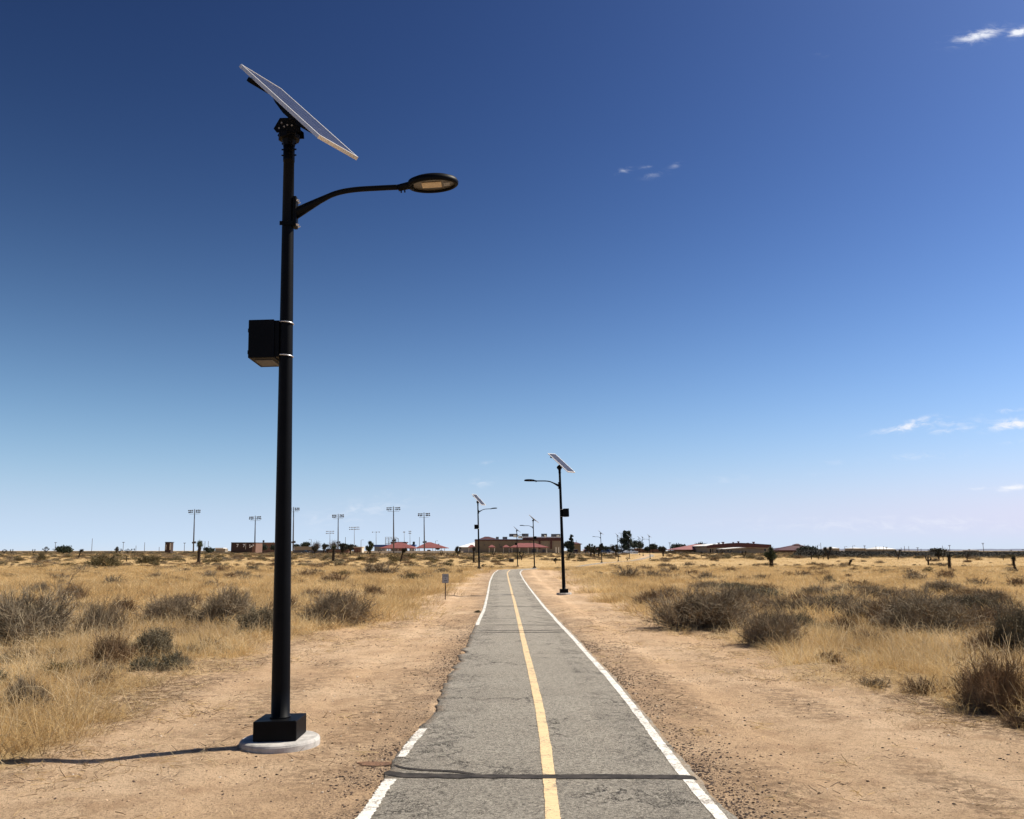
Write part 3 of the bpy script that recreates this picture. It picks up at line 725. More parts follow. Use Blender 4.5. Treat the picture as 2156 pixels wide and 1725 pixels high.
FL = [(407.5, 1072, 420, 2, 12, 'tall dark floodlight mast farthest left, near the lone joshua tree', 1157),
      (536.5, 1086, 460, 2, 12, 'dark floodlight mast in front of the long brown building', 1158),
      (617.2, 1067.5, 400, 2, 12, 'floodlight mast partly hidden behind the nearest lamp pole', 1160),
      (711.8, 1082, 470, 2, 12, 'floodlight mast rising from the dark trees right of the near lamp pole', 1163),
      (829.0, 1066.5, 400, 2, 14, 'tallest floodlight mast, standing before the left red shelter roof', 1167),
      (893.7, 1079, 440, 2, 12, 'floodlight mast standing before the right red shelter roof', 1166)]
for px, pt, Y, rw, hw, lb, pb in FL: sports_light(px, pt, Y, rw, hw, lb, pbase=pb)
for px, pt, Y, rw, hw, lb, pat in (
    (694.5, 1118, 620, 2, 8, 'slim grey floodlight mast behind the bare trees, two short rows of lamps', (-.9, -.45, .1, .55, .95)),
    (746, 1109.5, 600, 2, 10, 'slim grey floodlight mast with the longest double row of lamps', (-.95, -.6, -.3, 0, .3, .6, .95)),
    (792, 1119.5, 640, 1, 8, 'slim grey floodlight mast with three lamps above the blue roof', (-.9, .1, .8)),
    (851.5, 1119.5, 650, 1, 3, 'slim grey mast with one lamp cluster behind the left red shelter', (-.5, .4)),
    (863.5, 1118, 650, 2, 3, 'slim grey mast with two stacked lamps behind the left red shelter', (-.6, .5))):
    sports_light(px, pt, Y, rw, hw, lb, grey=True, low=False, pattern=pat)

def util_pole(px, ptop, label, Y=700, pbase=1162, arm=True, rad=.2, tower=False, hook=0):
    s = mpp(Y); x = xat(px, Y); z0 = gz(x, Y)-.3; top = zat(ptop, Y)-z0
    r = empty('utility_pole' if not hook else 'light_pole', (x, Y, z0), label, 'utility pole' if not hook else 'light pole', 'thin poles along the skyline')
    r.rotation_euler = (0, R(-.8), 0); rad = max(rad, .36*s)
    MB().tube([(0, 0, 0), (0, 0, top)], [rad*1.1, rad*.8], 8).build('pole', M_WOODP if not hook else M_GREYM, r)
    if arm:
        w_ = 2.3*s
        m_ = MB().box(-w_, w_, -.1, .1, top-1.2*s, top-.7*s)
        if tower: m_.box(-w_*.7, w_*.7, -.1, .1, top-3.2*s, top-2.8*s)
        for u in (-1, -.4, .4, 1): m_.box(u*w_-.15, u*w_+.15, -.1, .1, top-.7*s, top-.1*s)
        m_.build('crossarm', M_WOODP, r)
    if hook:
        MB().tube([(0, 0, top-.2), (hook*1.5*s, 0, top+.2*s), (hook*3.5*s, 0, top)], .25*s, 6).tube([(hook*3.3*s, 0, top), (hook*5*s, 0, top-.1*s)], .5*s, 6).build('arm', M_GREYM, r)
    return r
for px, pt, lb, kw in (
    (174.8/1.5088, 1142, 'utility pole at the left, beside the round dark tree', {}),
    (193, 1134, 'tall bare pole left of the large olive bush', dict(arm=False)),
    (259, 1141.5, 'utility pole above the cluster of small joshua trees', {}),
    (304, 1142, 'thin bare pole between the utility pole and the block tower', dict(arm=False)),
    (286, 1149, 'shorter thin pole left of the block tower', dict(arm=False)),
    (335, 1152, 'stub of a thin pole just left of the block tower', dict(arm=False)),
    (388, 1143, 'pole with a crooked top just left of the first floodlight mast', {}),
    (431, 1139.5, 'left one of two thin poles beside the lone joshua tree', dict(arm=False)),
    (438, 1139.5, 'right one of two thin poles beside the lone joshua tree', dict(arm=False)),
    (575, 1141, 'thin pole over the pink building left of the near lamp', dict(arm=False)),
    (655, 1136, 'light pole with an arm above the flat topped trees', dict(hook=-1, arm=False)),
    (727, 1131, 'thin mast between two floodlights', dict(arm=False)),
    (760, 1137, 'pale light pole with an arm, left of the blue roof', dict(hook=1, arm=False)),
    (819, 1140, 'thin pole in front of the tall wire backstop', dict(arm=False)),
    (883, 1131, 'thin pole between the two red shelter roofs', dict(arm=False)),
    (917, 1139, 'light pole with an arm behind the right red shelter', dict(hook=1, arm=False)),
    (1214, 1138, 'thin pole right of the conifer by the big building', dict(arm=False)),
    (1291, 1147, 'thin lamp post among the parked cars', dict(hook=-1, arm=False)),
    (1309, 1122.5, 'light pole with a short arm left of the tall pine', dict(hook=-1, arm=False, Y=480)),
    (1411, 1142.5, 'pole with a wide double crosspiece left of the round pine', dict(tower=True)),
    (1722, 1148, 'light pole near the brown hip roofed house', dict(hook=1, arm=False)),
    (1729, 1143, 'tallest thin tower right of the brown hip roofed house', dict(arm=False)),
    (1779, 1151, 'small lamp post above the scrub, left of two', dict(hook=1, arm=False)),
    (1796, 1149.5, 'lamp post above the scrub with a bent arm', dict(hook=1, arm=False)),
    (1821, 1149, 'dark utility pole left of the long white roof', dict(tower=True)),
    (1845, 1150, 'first thin post over the long white roof', dict(arm=False)),
    (1853, 1152, 'second thin post over the long white roof', dict(arm=False)),
    (1861, 1150, 'third thin post over the long white roof', dict(arm=False)),
    (1867, 1152, 'short pole with a small top over the white roof', {}),
    (1898, 1153, 'left one of a pair of thin posts by a forked joshua tree', dict(arm=False)),
    (1905, 1150, 'right one of a pair of thin posts by a forked joshua tree', dict(arm=False)),
    (1914, 1150.5, 'thin post left of the squat double pole', dict(arm=False)),
    (1932.5, 1153, 'squat utility pole with a flat crosspiece', dict(tower=True)),
    (1939.5, 1155.5, 'short bare post right of the squat utility pole', dict(arm=False)),
    (1985, 1149, 'faint thin mast right of the dark crowned joshua tree', dict(arm=False)),
    (2000, 1148, 'utility pole behind the thick joshua trunk at the right', dict(tower=True)),
    (2041, 1156.5, 'short crossed pole among the scrub at the right', {}),
    (2071, 1143.5, 'tallest utility pole at the far right', dict(tower=True)),
    (2129, 1158, 'small crossed pole at the right edge of the photo', {}),
    (2154, 1157, 'small pole right at the edge of the photo', {})):
    util_pole(px, pt, lb, **kw)

def px_box(mb, x0, x1, yt, yb, Y, dep, mi=0, zb=None):
    """a box whose front face fills these photo pixels at distance Y"""
    mb.box(xat(x0, Y), xat(x1, Y), Y, Y+dep, zat(yb, Y) if zb is None else zb, zat(yt, Y), mi); return mb
def building(name, label, Y, px): return empty(name, (xat(px, Y), Y, gz(xat(px, Y), Y)), label, 'building')
def part(name, mat, root, mb, parent=None):
    """geometry given in world space, hung under its building"""
    o = mb.build(name, mat, parent or root); off = root.location
    for v in o.data.vertices: v.co -= off
    return o
def sub_windows(root, wall, rects, Y, mat=M_GLASS, name='window'):
    for x0, x1, y0, y1 in rects: part(name, mat, root, px_box(MB(), x0, x1, y0, y1, Y-.06, .05), wall)

# long central school building in two wings
Y = 500; r = building('school_building', 'long tan building with a maroon band and rooftop screens, straight down the path', Y, 1090)
G = -1.0
wl = part('wall', M_TAN, r, px_box(MB(), 999.5, 1116, 1138.6, 1168, Y, 30, zb=G))
part('roof_trim', M_MAROON, r, px_box(MB(), 999, 1116.5, 1136.4, 1138.7, Y-.3, 31))
part('roof', M_WHITE, r, px_box(MB(), 1000, 1110, 1135.4, 1136.3, Y+2, 26))
w2 = part('wall', M_TAN2, r, px_box(MB(), 1116.2, 1186, 1138.9, 1168, Y+1, 34, zb=G))
part('roof_trim', M_MAROON, r, px_box(MB(), 1101, 1186.4, 1132.6, 1139, Y+.5, 34.6))
part('roof', M_WHITE, r, px_box(MB(), 1101, 1186, 1130.4, 1132.5, Y+.8, 33))
for x in (1136.2, 1160.6): part('pilaster', M_MAROON, r, px_box(MB(), x-1.8, x+1.8, 1138.9, 1156, Y+.4, .8))
for x0, x1, y0, y1 in ((1072, 1090, 1124.2, 1130.2), (1099, 1113, 1123.8, 1130), (1140, 1152, 1124, 1130), (1161, 1180, 1124.5, 1130.2)):
    part('rooftop_screen', M_GREYD, r, px_box(MB(), x0, x1, y0, y1, Y+6, 4))
for x0, x1, y0, y1 in ((1081, 1088, 1126.5, 1131.5), (1091, 1100, 1128.5, 1134), (1146, 1150, 1127, 1131), (1172, 1178, 1127, 1131)):
    part('rooftop_unit', M_CREAM, r, px_box(MB(), x0, x1, y0, y1, Y+5, 2.5))
mb = MB(); mb.hip(xat(1006, Y+8), xat(1052, Y+8), Y+8, Y+24, zat(1136, Y+8), zat(1129.6, Y+8), (xat(1019, Y), xat(1027, Y)))
part('pitched_roof', M_MAROON, r, mb)
for x0, x1 in ((1058, 1068), (1044, 1050)): part('rooftop_unit', M_GREYD, r, px_box(MB(), x0, x1, 1130.5, 1136, Y+6, 3))
sub_windows(r, wl, [(1019, 1021, 1146, 1149), (1051, 1053, 1146, 1149), (1051.5, 1057, 1150.5, 1153.5)], Y, M_GREYD)
sub_windows(r, w2, [(1120, 1128, 1156, 1163), (1142, 1148, 1157, 1164)], Y+1, M_GREYD, 'door')

def canopy(px0, px1, pridge, ye, yp, yb, Y, dep, label, posts, mat=M_REDROOF, cat='shelter'):
    xm = xat((px0+px1)/2, Y); r = empty('shade_shelter', (xm, Y, gz(xm, Y)), label, cat, 'red roofed shelters round the field')
    mb = MB().hip(xat(px0, Y), xat(px1, Y), Y, Y+dep, zat(ye, Y), zat(yp, Y+dep/2), (xat(pridge[0], Y+dep/2), xat(pridge[1], Y+dep/2)))
    part('roof', mat, r, mb)
    for p in posts:
        for yy_ in (Y+.6, Y+dep-.8):
            zt = zat(ye+.5, Y)
            part('post', M_CREAM, r, MB().tube([(xat(p, yy_), yy_, -1.2), (xat(p, yy_), yy_, zt-.2)], .16, 8))
    return r
canopy(798, 874, (836, 846), 1154.2, 1142.2, 1164, 470, 16, 'left one of two red roofed shelters, behind the tallest floodlight mast', (803, 812, 822, 838, 850, 867))
canopy(874, 941, (900, 907), 1153.8, 1141.8, 1164, 480, 16, 'right one of two red roofed shelters, over the dark parked vehicle', (880, 893, 911, 929, 936))
canopy(1073, 1156, (1092, 1126), 1152.4, 1143.6, 1164, 470, 15, 'red roofed shelter in front of the big tan building', (1078, 1094, 1112, 1131, 1151))
canopy(1028, 1043, (1034, 1037), 1152.2, 1147.6, 1164, 478, 5, 'small red shelter roof left of the third street lamp gap, second of three', (1030, 1041))
canopy(1058, 1074, (1064, 1067), 1152.2, 1147.6, 1164, 478, 5, 'small red shelter roof touching the left end of the big canopy', (1060, 1072))
canopy(985, 1001, (991, 995), 1152.2, 1147.2, 1164, 478, 5, 'small red shelter roof at the left corner of the tan building', (987, 999))
for x in (1170.5, 1176.2):
    m_ = MB().tube([(xat(x, 440), 440, -1), (xat(x, 440), 440, zat(1152.5, 440))], [.22, .22], 8).build('bollard_post', M_CREAM)
    tag(m_, 'pale upright post at the right end of the tan building, '+('left one' if x < 1173 else 'right one')+' of two', 'post', 'pale posts beside the tan building')

Y = 560; r = building('snack_bar_building', 'low tan block with a dark red flat roof behind the left shelter', Y, 838)
part('wall', M_PINK, r, px_box(MB(), 823, 853, 1143.5, 1166, Y, 10, zb=G)); part('roof', M_MAROON, r, px_box(MB(), 821.5, 854.5, 1141.2, 1143.6, Y-.8, 12))
Y = 520; r = building('dugout', 'low structure with a bright blue roof left of the shelters', Y, 800)
part('wall', M_GREYM, r, px_box(MB(), 788, 812, 1151, 1166, Y, 6, zb=G)); part('roof', M_BLUE, r, px_box(MB(), 785, 816, 1147.2, 1151.4, Y-.8, 9))
Y = 540; r = building('dugout', 'small blue roofed structure between the two red shelters', Y, 867)
part('wall', M_GREYM, r, px_box(MB(), 862, 872, 1150, 1166, Y, 6, zb=G)); part('roof', M_BLUE, r, px_box(MB(), 860, 874, 1147, 1150.4, Y-.8, 8))
Y = 430; r = building('dugout', 'low red brown block building with a cream roof edge left of the joshua trees', Y, 752)
part('wall', M_PINK, r, px_box(MB(), 745, 760, 1153, 1166, Y+.4, 6, zb=G)); part('roof', M_CREAM, r, px_box(MB(), 742, 763, 1151.4, 1153, Y, 8)); part('end_wall', M_CREAM, r, px_box(MB(), 759.9, 762.4, 1153, 1166, Y+.3, 6, zb=G))
Y = 425; r = building('dugout', 'low dark red block building among the dark joshua trees', Y, 722)
part('wall', M_PINK, r, px_box(MB(), 688, 734, 1157.4, 1166, Y+.4, 6, zb=G)); part('roof', M_GREYD, r, px_box(MB(), 686, 736, 1156, 1157.5, Y, 8))
Y = 450; o = px_box(MB(), 619, 661, 1150.8, 1166, Y, .4, zb=G).build('block_wall', M_TAN2); tag(o, 'long low tan wall right behind the near lamp pole', 'wall')
Y = 430; o = px_box(MB(), 616, 700, 1158.6, 1166, Y, 2, zb=G).build('low_wall', M_GREYD); tag(o, 'dark low barrier below the long tan wall', 'wall')
Y = 430; o = px_box(MB(), 762, 975, 1160.2, 1168, Y+6, .3, zb=G).build('pale_wall', M_CREAM); tag(o, 'long pale low wall running below the red shelters', 'wall')

# wire backstop
Y = 560; xm = xat(825, Y); r = empty('backstop', (xm, Y, gz(xm, Y)), 'tall wire mesh backstop rising behind the left red shelter', 'backstop')
fr = MB(); zt = zat(1134.5, Y); zt2 = zat(1131.5, Y)
for p in (811, 818, 825, 832, 838.5): fr.tube([(xat(p, Y), Y, -1), (xat(p, Y), Y, zt)], .16, 6); fr.tube([(xat(p, Y), Y, zt), (xat(812.5+(p-811)*.8, Y), Y-4, zt2)], .12, 6)
for z_ in (zt, (zt+3)/2, 3): fr.tube([(xat(811, Y), Y, z_), (xat(838.5, Y), Y, z_)], .12, 6)
fr.tube([(xat(812.5, Y), Y-4, zt2), (xat(834.5, Y), Y-4, zt2)], .12, 6)
for o_, nm in ((part('frame', M_GREYM, r, fr), 0),): pass
ms = MB()
for k in range(26): x_ = xat(811+27.5*k/25, Y); ms.box(x_-.02, x_+.02, Y-.01, Y+.01, 0, zt)
for k in range(14): z_ = zt*k/13; ms.box(xat(811, Y), xat(838.5, Y), Y+.012, Y+.03, z_-.02, z_+.02)
part('mesh', M_GREYM, r, ms)

# left: brown buildings
Y = 430; r = building('block_tower', 'small brown block tower standing alone on the left skyline', Y, 353)
wl = part('wall', M_BRICK, r, px_box(MB(), 346.8, 359, 1142.4, 1160, Y, 3.2, zb=G)); part('roof', M_GREYD, r, px_box(MB(), 346, 359.8, 1141.2, 1142.5, Y-.2, 3.6))
part('corner_trim', M_CREAM, r, px_box(MB(), 356.6, 358.6, 1144, 1158, Y-.08, .1)); part('door', M_CREAM, r, px_box(MB(), 348.2, 349.6, 1147, 1158, Y-.08, .1))
Y = 450; r = building('block_building', 'long low brown block building with white 7 marks on its wall', Y, 515)
wl = part('wall', M_BRICK, r, px_box(MB(), 486, 530, 1143.4, 1160, Y, 12, zb=G)); part('roof', M_GREYD, r, px_box(MB(), 485.4, 538, 1142.2, 1143.5, Y-.3, 13))
part('wall', M_PINK, r, px_box(MB(), 530, 538, 1143.5, 1160, Y+.3, 12, zb=G))
part('downspout', M_CREAM, r, px_box(MB(), 516.3, 517.2, 1144.5, 1157, Y-.1, .1))
s = mpp(Y)
def seven(px, py, hpx):
    x0 = xat(px, Y); z0 = zat(py+hpx, Y); z1 = zat(py, Y); w_ = hpx*.62*s; th = .22*(z1-z0)
    m_ = MB().box(x0, x0+w_, Y-.10, Y-.02, z1-th, z1)
    m_.prism([(x0+w_-th*1.05, z1-th), (x0+w_, z1-th), (x0+w_*.42, z0), (x0+w_*.42-th*1.05, z0)], Y-.10, Y-.02)
    return m_
for px in (497.5, 511): part('numeral', M_WHITE, r, seven(px, 1145.6, 6.6), wl)
for x0, x1, y0, y1 in ((524, 526.5, 1147, 1149), (527.5, 531, 1149, 1152), (524.5, 527.5, 1151, 1153.5), (531.5, 534, 1146.6, 1150)):
    part('painted_patch', M_WHITE, r, px_box(MB(), x0, x1, y0, y1, Y-.08, .07), wl)
Y = 520; r = building('pink_building', 'pinkish stucco building just left of the near lamp pole', Y, 568)
part('wall', M_PINK, r, px_box(MB(), 548, 586, 1143.4, 1160, Y, 12, zb=G)); part('roof', M_TAN2, r, px_box(MB(), 547.5, 586.5, 1142.4, 1143.5, Y-.3, 13))
part('chimney', M_GREYD, r, px_box(MB(), 552, 555, 1137.6, 1142.3, Y+2, 1))
Y = 600; r = building('far_shed', 'tiny white roofed shed low on the left skyline', Y, 462)
part('wall', M_TAN2, r, px_box(MB(), 453, 474, 1155.4, 1162, Y, 6, zb=G)); part('roof', M_WHITE, r, px_box(MB(), 452, 470, 1153.6, 1155.5, Y-.4, 7))

# white roofed hall left of the school
Y = 580; r = building('white_roofed_hall', 'grey hall with a steep white roof left of the tan building', Y, 985)
part('wall', M_GREYM, r, px_box(MB(), 966, 1006, 1152.3, 1168, Y, 34, zb=G))
part('roof', M_WHITE, r, MB().hip(xat(963.5, Y), xat(1040, Y), Y-1, Y+36, zat(1152, Y), zat(1142.6, Y+17), (xat(996, Y+17), xat(1010, Y+17))))

# right: house, low red roof, hip roofed and maroon halls
Y = 520; r = building('two_storey_house', 'tan house with a dark eave right of the conifer by the big building', Y, 1218)
part('wall', M_TAN, r, px_box(MB(), 1208, 1223, 1146, 1166, Y, 12, zb=G)); part('roof', M_MAROON, r, MB().hip(xat(1203, Y), xat(1226, Y), Y-1, Y+14, zat(1145.6, Y), zat(1141.8, Y+7), (xat(1206, Y), xat(1215, Y))))
Y = 560; r = building('long_low_building', 'long low red roofed building behind the parked cars', Y, 1262)
part('wall', M_PINK, r, px_box(MB(), 1231, 1296, 1158, 1166, Y, 10, zb=G)); part('roof', M_REDROOF2, r, MB().hip(xat(1229, Y), xat(1298, Y), Y-1, Y+12, zat(1158, Y), zat(1154.5, Y+6), (xat(1240, Y), xat(1288, Y))))
Y = 540; r = building('car_park_office', 'low maroon edged building right of the tall pine', Y, 1360)
part('wall', M_PINK, r, px_box(MB(), 1336, 1390, 1157.5, 1166, Y, 10, zb=G)); part('roof', M_MAROON, r, px_box(MB(), 1332, 1394, 1155.8, 1157.6, Y-1, 12)); part('awning', M_CREAM, r, px_box(MB(), 1337, 1352, 1154.2, 1155.7, Y-2, 5))
Y = 480; r = building('hip_roofed_hall', 'low hall under a broad pale red hip roof', Y, 1455)
wl = part('wall', M_TAN, r, px_box(MB(), 1421, 1489, 1159, 1169, Y, 22, zb=G)); part('roof', M_REDROOF2, r, MB().hip(xat(1419, Y), xat(1496, Y), Y-1, Y+24, zat(1157.4, Y), zat(1146.2, Y+11), (xat(1462, Y+11), xat(1478, Y+11))))
part('roof_trim', M_MAROON, r, px_box(MB(), 1418.5, 1489.5, 1157.4, 1159.2, Y-1.2, .3))
for x0, x1 in ((1424, 1428), (1431, 1437), (1447, 1450), (1456, 1460)): part('window', M_CREAM, r, px_box(MB(), x0, x1, 1162.4, 1164.2, Y-.06, .05), wl)
Y = 450; r = building('maroon_hall', 'long hall with a wide maroon arched fascia and roof vents', Y, 1555)
wl = part('wall', M_TAN2, r, px_box(MB(), 1489.5, 1623, 1152.5, 1170, Y+.5, 40, zb=G))
tops = [(1488.5, 1149.6), (1500, 1147.4), (1517, 1145.6), (1538, 1144.1), (1556, 1143.4), (1580, 1144.2), (1602, 1145.8), (1624.5, 1147.2)]
bots = [(1624.5, 1153.6), (1585, 1152.8), (1556, 1152.2), (1520, 1152.6), (1488.5, 1154.4)]
part('fascia', M_MAROON, r, MB().prism([(xat(x, Y), zat(y_, Y)) for x, y_ in tops[::-1]]+[(xat(x, Y), zat(y_, Y)) for x, y_ in bots[::-1]], Y, Y+.4))
part('roof', M_WHITE, r, MB().prism([(xat(x, Y), zat(y_-.35, Y)) for x, y_ in tops[::-1]]+[(xat(x, Y), zat(y_+1, Y)) for x, y_ in tops], Y+.5, Y+40))
for x, y_, w_, h_ in ((1505, 1145.4, 2.6, 1.2), (1514.5, 1142.6, 2.2, 3), (1523.5, 1141.2, 2.4, 4.6), (1545, 1141.5, 1.5, 2.4), (1556, 1140, 1.8, 4), (1576, 1143, 2, 1.6), (1588, 1141, 2.2, 4.4)):
    part('roof_vent', M_MAROON, r, px_box(MB(), x-w_, x+w_, y_, y_+h_*.45, Y+3, 1.5), None); part('vent_stem', M_MAROON, r, px_box(MB(), x-w_*.6, x+w_*.6, y_+h_*.4, y_+h_+1.5, Y+3.2, 1))
sub_windows(r, wl, [(1508.5, 1516.5, 1155, 1168), (1494.5, 1497.5, 1156, 1168), (1500, 1501.5, 1156, 1167), (1609, 1613, 1155.6, 1160.5), (1609, 1615, 1162.5, 1165.5)], Y+.5, M_GLASS, 'door')
Y = 420; r = building('grey_annexe', 'plain grey hall with a pale low pitched roof in front of the maroon hall', Y, 1568)
wl = part('wall', plain('grey_stucco', (.17, .155, .135), .9, 0, .08, .5), r, MB().prism([(xat(x, Y), zat(y_, Y)) for x, y_ in ((1540, 1168.5), (1608.5, 1168.5), (1608.5, 1156.8), (1562, 1153.8), (1527.5, 1157), (1527.5, 1168.5))], Y, Y+16))
part('roof', M_WHITE, r, MB().prism([(xat(x, Y), zat(y_, Y)) for x, y_ in ((1525.5, 1156.6), (1562, 1154.2), (1571, 1154.0), (1562, 1152.6), (1525.5, 1155.6))], Y-1.2, Y+16.5))
part('roof_trim', M_MAROON, r, MB().prism([(xat(x, Y), zat(y_, Y)) for x, y_ in ((1562, 1154.0), (1609, 1157.2), (1609, 1156.4), (1562, 1153.2))], Y-.6, Y-.1))
sub_windows(r, wl, [(1531, 1535, 1158.2, 1161.8), (1538.5, 1541, 1158, 1162)], Y, M_GLASS, 'window'); sub_windows(r, wl, [(1558, 1563.5, 1160.5, 1168)], Y, M_GREYM, 'door')
Y = 520; r = building('hip_roofed_house', 'red brown house with stepped hip roofs right of the maroon hall', Y, 1680)
wl = part('wall', M_PINK, r, px_box(MB(), 1640, 1676, 1158.6, 1170, Y, 14, zb=G)); part('wall', M_TAN, r, px_box(MB(), 1676, 1712, 1156, 1170, Y+3, 14, zb=G))
part('roof', M_MAROON, r, MB().hip(xat(1650, Y), xat(1722, Y), Y+2, Y+22, zat(1156, Y), zat(1147.2, Y+12), (xat(1674, Y+12), xat(1685, Y+12))))
part('roof', M_MAROON, r, MB().hip(xat(1636, Y), xat(1680, Y), Y-2, Y+10, zat(1158.6, Y), zat(1154.4, Y+4), (xat(1648, Y+4), xat(1664, Y+4))))
part('cupola', M_MAROON, r, MB().hip(xat(1673, Y+10), xat(1686, Y+10), Y+10, Y+14, zat(1147.2, Y+10), zat(1145, Y+12), (xat(1677, Y+12), xat(1682, Y+12))))
for x0, x1, y0, y1, lb in ((1753, 1768, 1152, 1155.6, 'short white roof showing over the scrub right of the tall joshua tree'), (1800, 1824, 1153.4, 1156, 'middle white roof strip showing over the scrub'),
                       (1846, 1886, 1151.8, 1157.4, 'long white roof strip showing over the dark scrub band'), (2056, 2061.5, 1157.4, 1159.8, 'tiny white shed near the tallest pole at the far right')):
    Y = 900; r = building('far_warehouse', lb, Y, (x0+x1)/2)
    part('roof', M_WHITE, r, MB().hip(xat(x0, Y), xat(x1, Y), Y-1, Y+30, zat(y1-1, Y), zat(y0, Y+14), (xat(x0+(x1-x0)*.3, Y), xat(x0+(x1-x0)*.6, Y))))
    part('wall', M_TAN2, r, px_box(MB(), x0+.5, x1-.5, y1-1.3, 1162, Y, 28, zb=G))

# car park surface far down the path
Y0 = 395; pk = MB(); xs0, xs1 = xat(1186, Y0), xat(1345, Y0)
pk.add([(xs0, Y0, gz(xs0, Y0)+.10), (xs1, Y0, gz(xs1, Y0)+.10), (xs1*1.2, 480, gz(xs1*1.2, 480)+.10), (xs0*1.15, 480, gz(xs0*1.15, 480)+.10)], [(0, 1, 2, 3)])
tag(pk.build('car_park', plain('pale_asphalt', (.30, .28, .26), .9, 0, .1, .2)), 'grey car park in front of the low buildings', kind='structure')

# parked cars
def make_car(kind, col):
    m = plain('car_paint_'+kind+str(int(col[0]*1000)), col, .25, 0, .03, 1)
    r = empty('parked_car', (0, 0, 0), '', 'car', 'cars parked before the low buildings')
    if kind == 'pickup':
        pr = [(-2.6, .45), (-2.6, 1.0), (-1.0, 1.02), (-.95, 1.0), (-.75, 1.75), (.55, 1.78), (1.15, 1.1), (2.45, 1.0), (2.65, .8), (2.65, .45)]; gl = [(-.68, 1.1), (-.6, 1.68), (.48, 1.7), (1.0, 1.12)]
    elif kind == 'suv':
        pr = [(-2.4, .4), (-2.45, 1.0), (-2.2, 1.75), (.6, 1.8), (1.25, 1.1), (2.3, .98), (2.45, .7), (2.45, .4)]; gl = [(-2.1, 1.1), (-1.98, 1.66), (.5, 1.7), (1.05, 1.12)]
    else:
        pr = [(-2.3, .35), (-2.35, .85), (-1.7, .98), (-1.0, 1.4), (.3, 1.42), (1.05, .95), (2.2, .8), (2.35, .6), (2.35, .35)]; gl = [(-1.5, .98), (-.92, 1.33), (.25, 1.35), (.85, .97)]
    MB().prism(pr, -.9, .9).build('body', m, r)
    MB().prism(gl, -.905, .905).build('window', M_GLASS, r)
    for x in (-1.5, 1.5):
        for y_ in (-.82, .82):
            w_ = MB().tube([(x, y_-.12, .36), (x, y_+.12, .36)], .36, 18).build('wheel', M_TIRE, r); MB().tube([(x, y_-.125, .36), (x, y_+.125, .36)], .2, 12).build('rim', M_STEEL, w_)
    for y_ in (-.7, .7): MB().bbox(pr[-1][0]-.04, pr[-1][0]+.02, y_-.18, y_+.18, .62, .78, .01).build('headlight', M_CREAM, r)
    return r
for px, Y, kd, col, rz, lb in (
    (903, 455, 'pickup', (.01, .011, .014), 0, 'dark pickup parked under the right red shelter roof'),
    (1212, 432, 'suv', (.02, .006, .006), 90, 'dark red car parked alone at the left of the car park'),
    (1236, 442, 'suv', (.012, .01, .01), 80, 'black car behind the clump of joshua trees in the car park'),
    (1272, 444, 'sedan', (.05, .06, .09), 20, 'dark blue grey car just right of the leftmost far street lamp'),
    (1284, 448, 'suv', (.03, .05, .10), 60, 'dark blue car in the middle of the parked row'),
    (1296, 446, 'sedan', (.62, .62, .62), 15, 'white car in the middle of the parked row'),
    (1313, 440, 'suv', (.02, .022, .025), 10, 'black car parked below the tall pine'),
    (1322, 432, 'sedan', (.55, .55, .56), 30, 'silver car nosing out left of the white pickup'),
    (1332, 440, 'pickup', (.70, .70, .70), 0, 'white pickup at the right end of the parked row'),
    (930, 470, 'sedan', (.10, .02, .015), 0, 'red brown car at the right edge of the right shelter'),
    (870, 478, 'sedan', (.10, .13, .17), 0, 'pale blue grey car between the two red shelters'),
    (618+24, 428, 'sedan', (.02, .03, .05), 0, 'dark car in front of the long low wall')):
    r = make_car(kd, col); x = xat(px, Y); r.location = (x, Y, gz(x, Y)+.12); r.rotation_euler = (0, 0, R(rz)); r['label'] = lb
# litter bins beside the far path
for px, pb, pt, lb in ((1077, 1184.6, 1177, 'dark square litter bin in the grass left of the smallest central lamp'),):
    g = ground_at(px, pb); s = mpp(g.y); h_ = (pb-pt)*s; w_ = 4.8*s
    r = empty('litter_bin', (g.x, g.y, g.z), lb, 'litter bin')
    MB().bbox(-w_, w_, -w_, w_, .08, h_*.82, .04).build('bin', plain('dark_bin_metal', (.03, .018, .014), .7), r); MB().bbox(-w_*1.1, w_*1.1, -w_*1.1, w_*1.1, h_*.82, h_, .05).build('lid', M_GREYD, r)

# ------------------------------------------------------------ plants
def ribbons(P0, D, L, nseg, w0, w1, rng, droop=0.0, wiggle=.12, up=0.0):
    """many tapering flat strips at once: P0 (n,3) starts, D (n,3) directions, L (n,) lengths"""
    n = len(P0); pts = np.zeros((n, nseg+1, 3)); pts[:, 0] = P0; d = D/np.linalg.norm(D, axis=1, keepdims=True)
    for k in range(nseg):
        d = d+rng.normal(0, wiggle, (n, 3)); d[:, 2] += up-droop*(k+1)/nseg
        d /= np.linalg.norm(d, axis=1, keepdims=True)
        pts[:, k+1] = pts[:, k]+d*(L/nseg)[:, None]
    s = np.cross(D, rng.normal(0, 1, (n, 3))); s /= np.linalg.norm(s, axis=1, keepdims=True)+1e-9
    w = np.linspace(w0, w1, nseg+1)[None, :, None]*np.ones((n, 1, 1))*.5
    A = pts+s[:, None, :]*w; B = pts-s[:, None, :]*w
    V = np.stack([A, B], 2).reshape(-1, 3)
    b = (np.arange(n)*(nseg+1)*2)[:, None]+np.arange(nseg)[None, :]*2
    Fq = np.stack([b, b+1, b+3, b+2], -1).reshape(-1, 4)
    return V, Fq, pts
def merge(parts):
    V = []; Fs = []; M = []; o = 0
    for v, f, m in parts: V.append(v); Fs.append(f+o); M.append(np.full(len(f), m)); o += len(v)
    return np.concatenate(V), np.concatenate(Fs), np.concatenate(M)
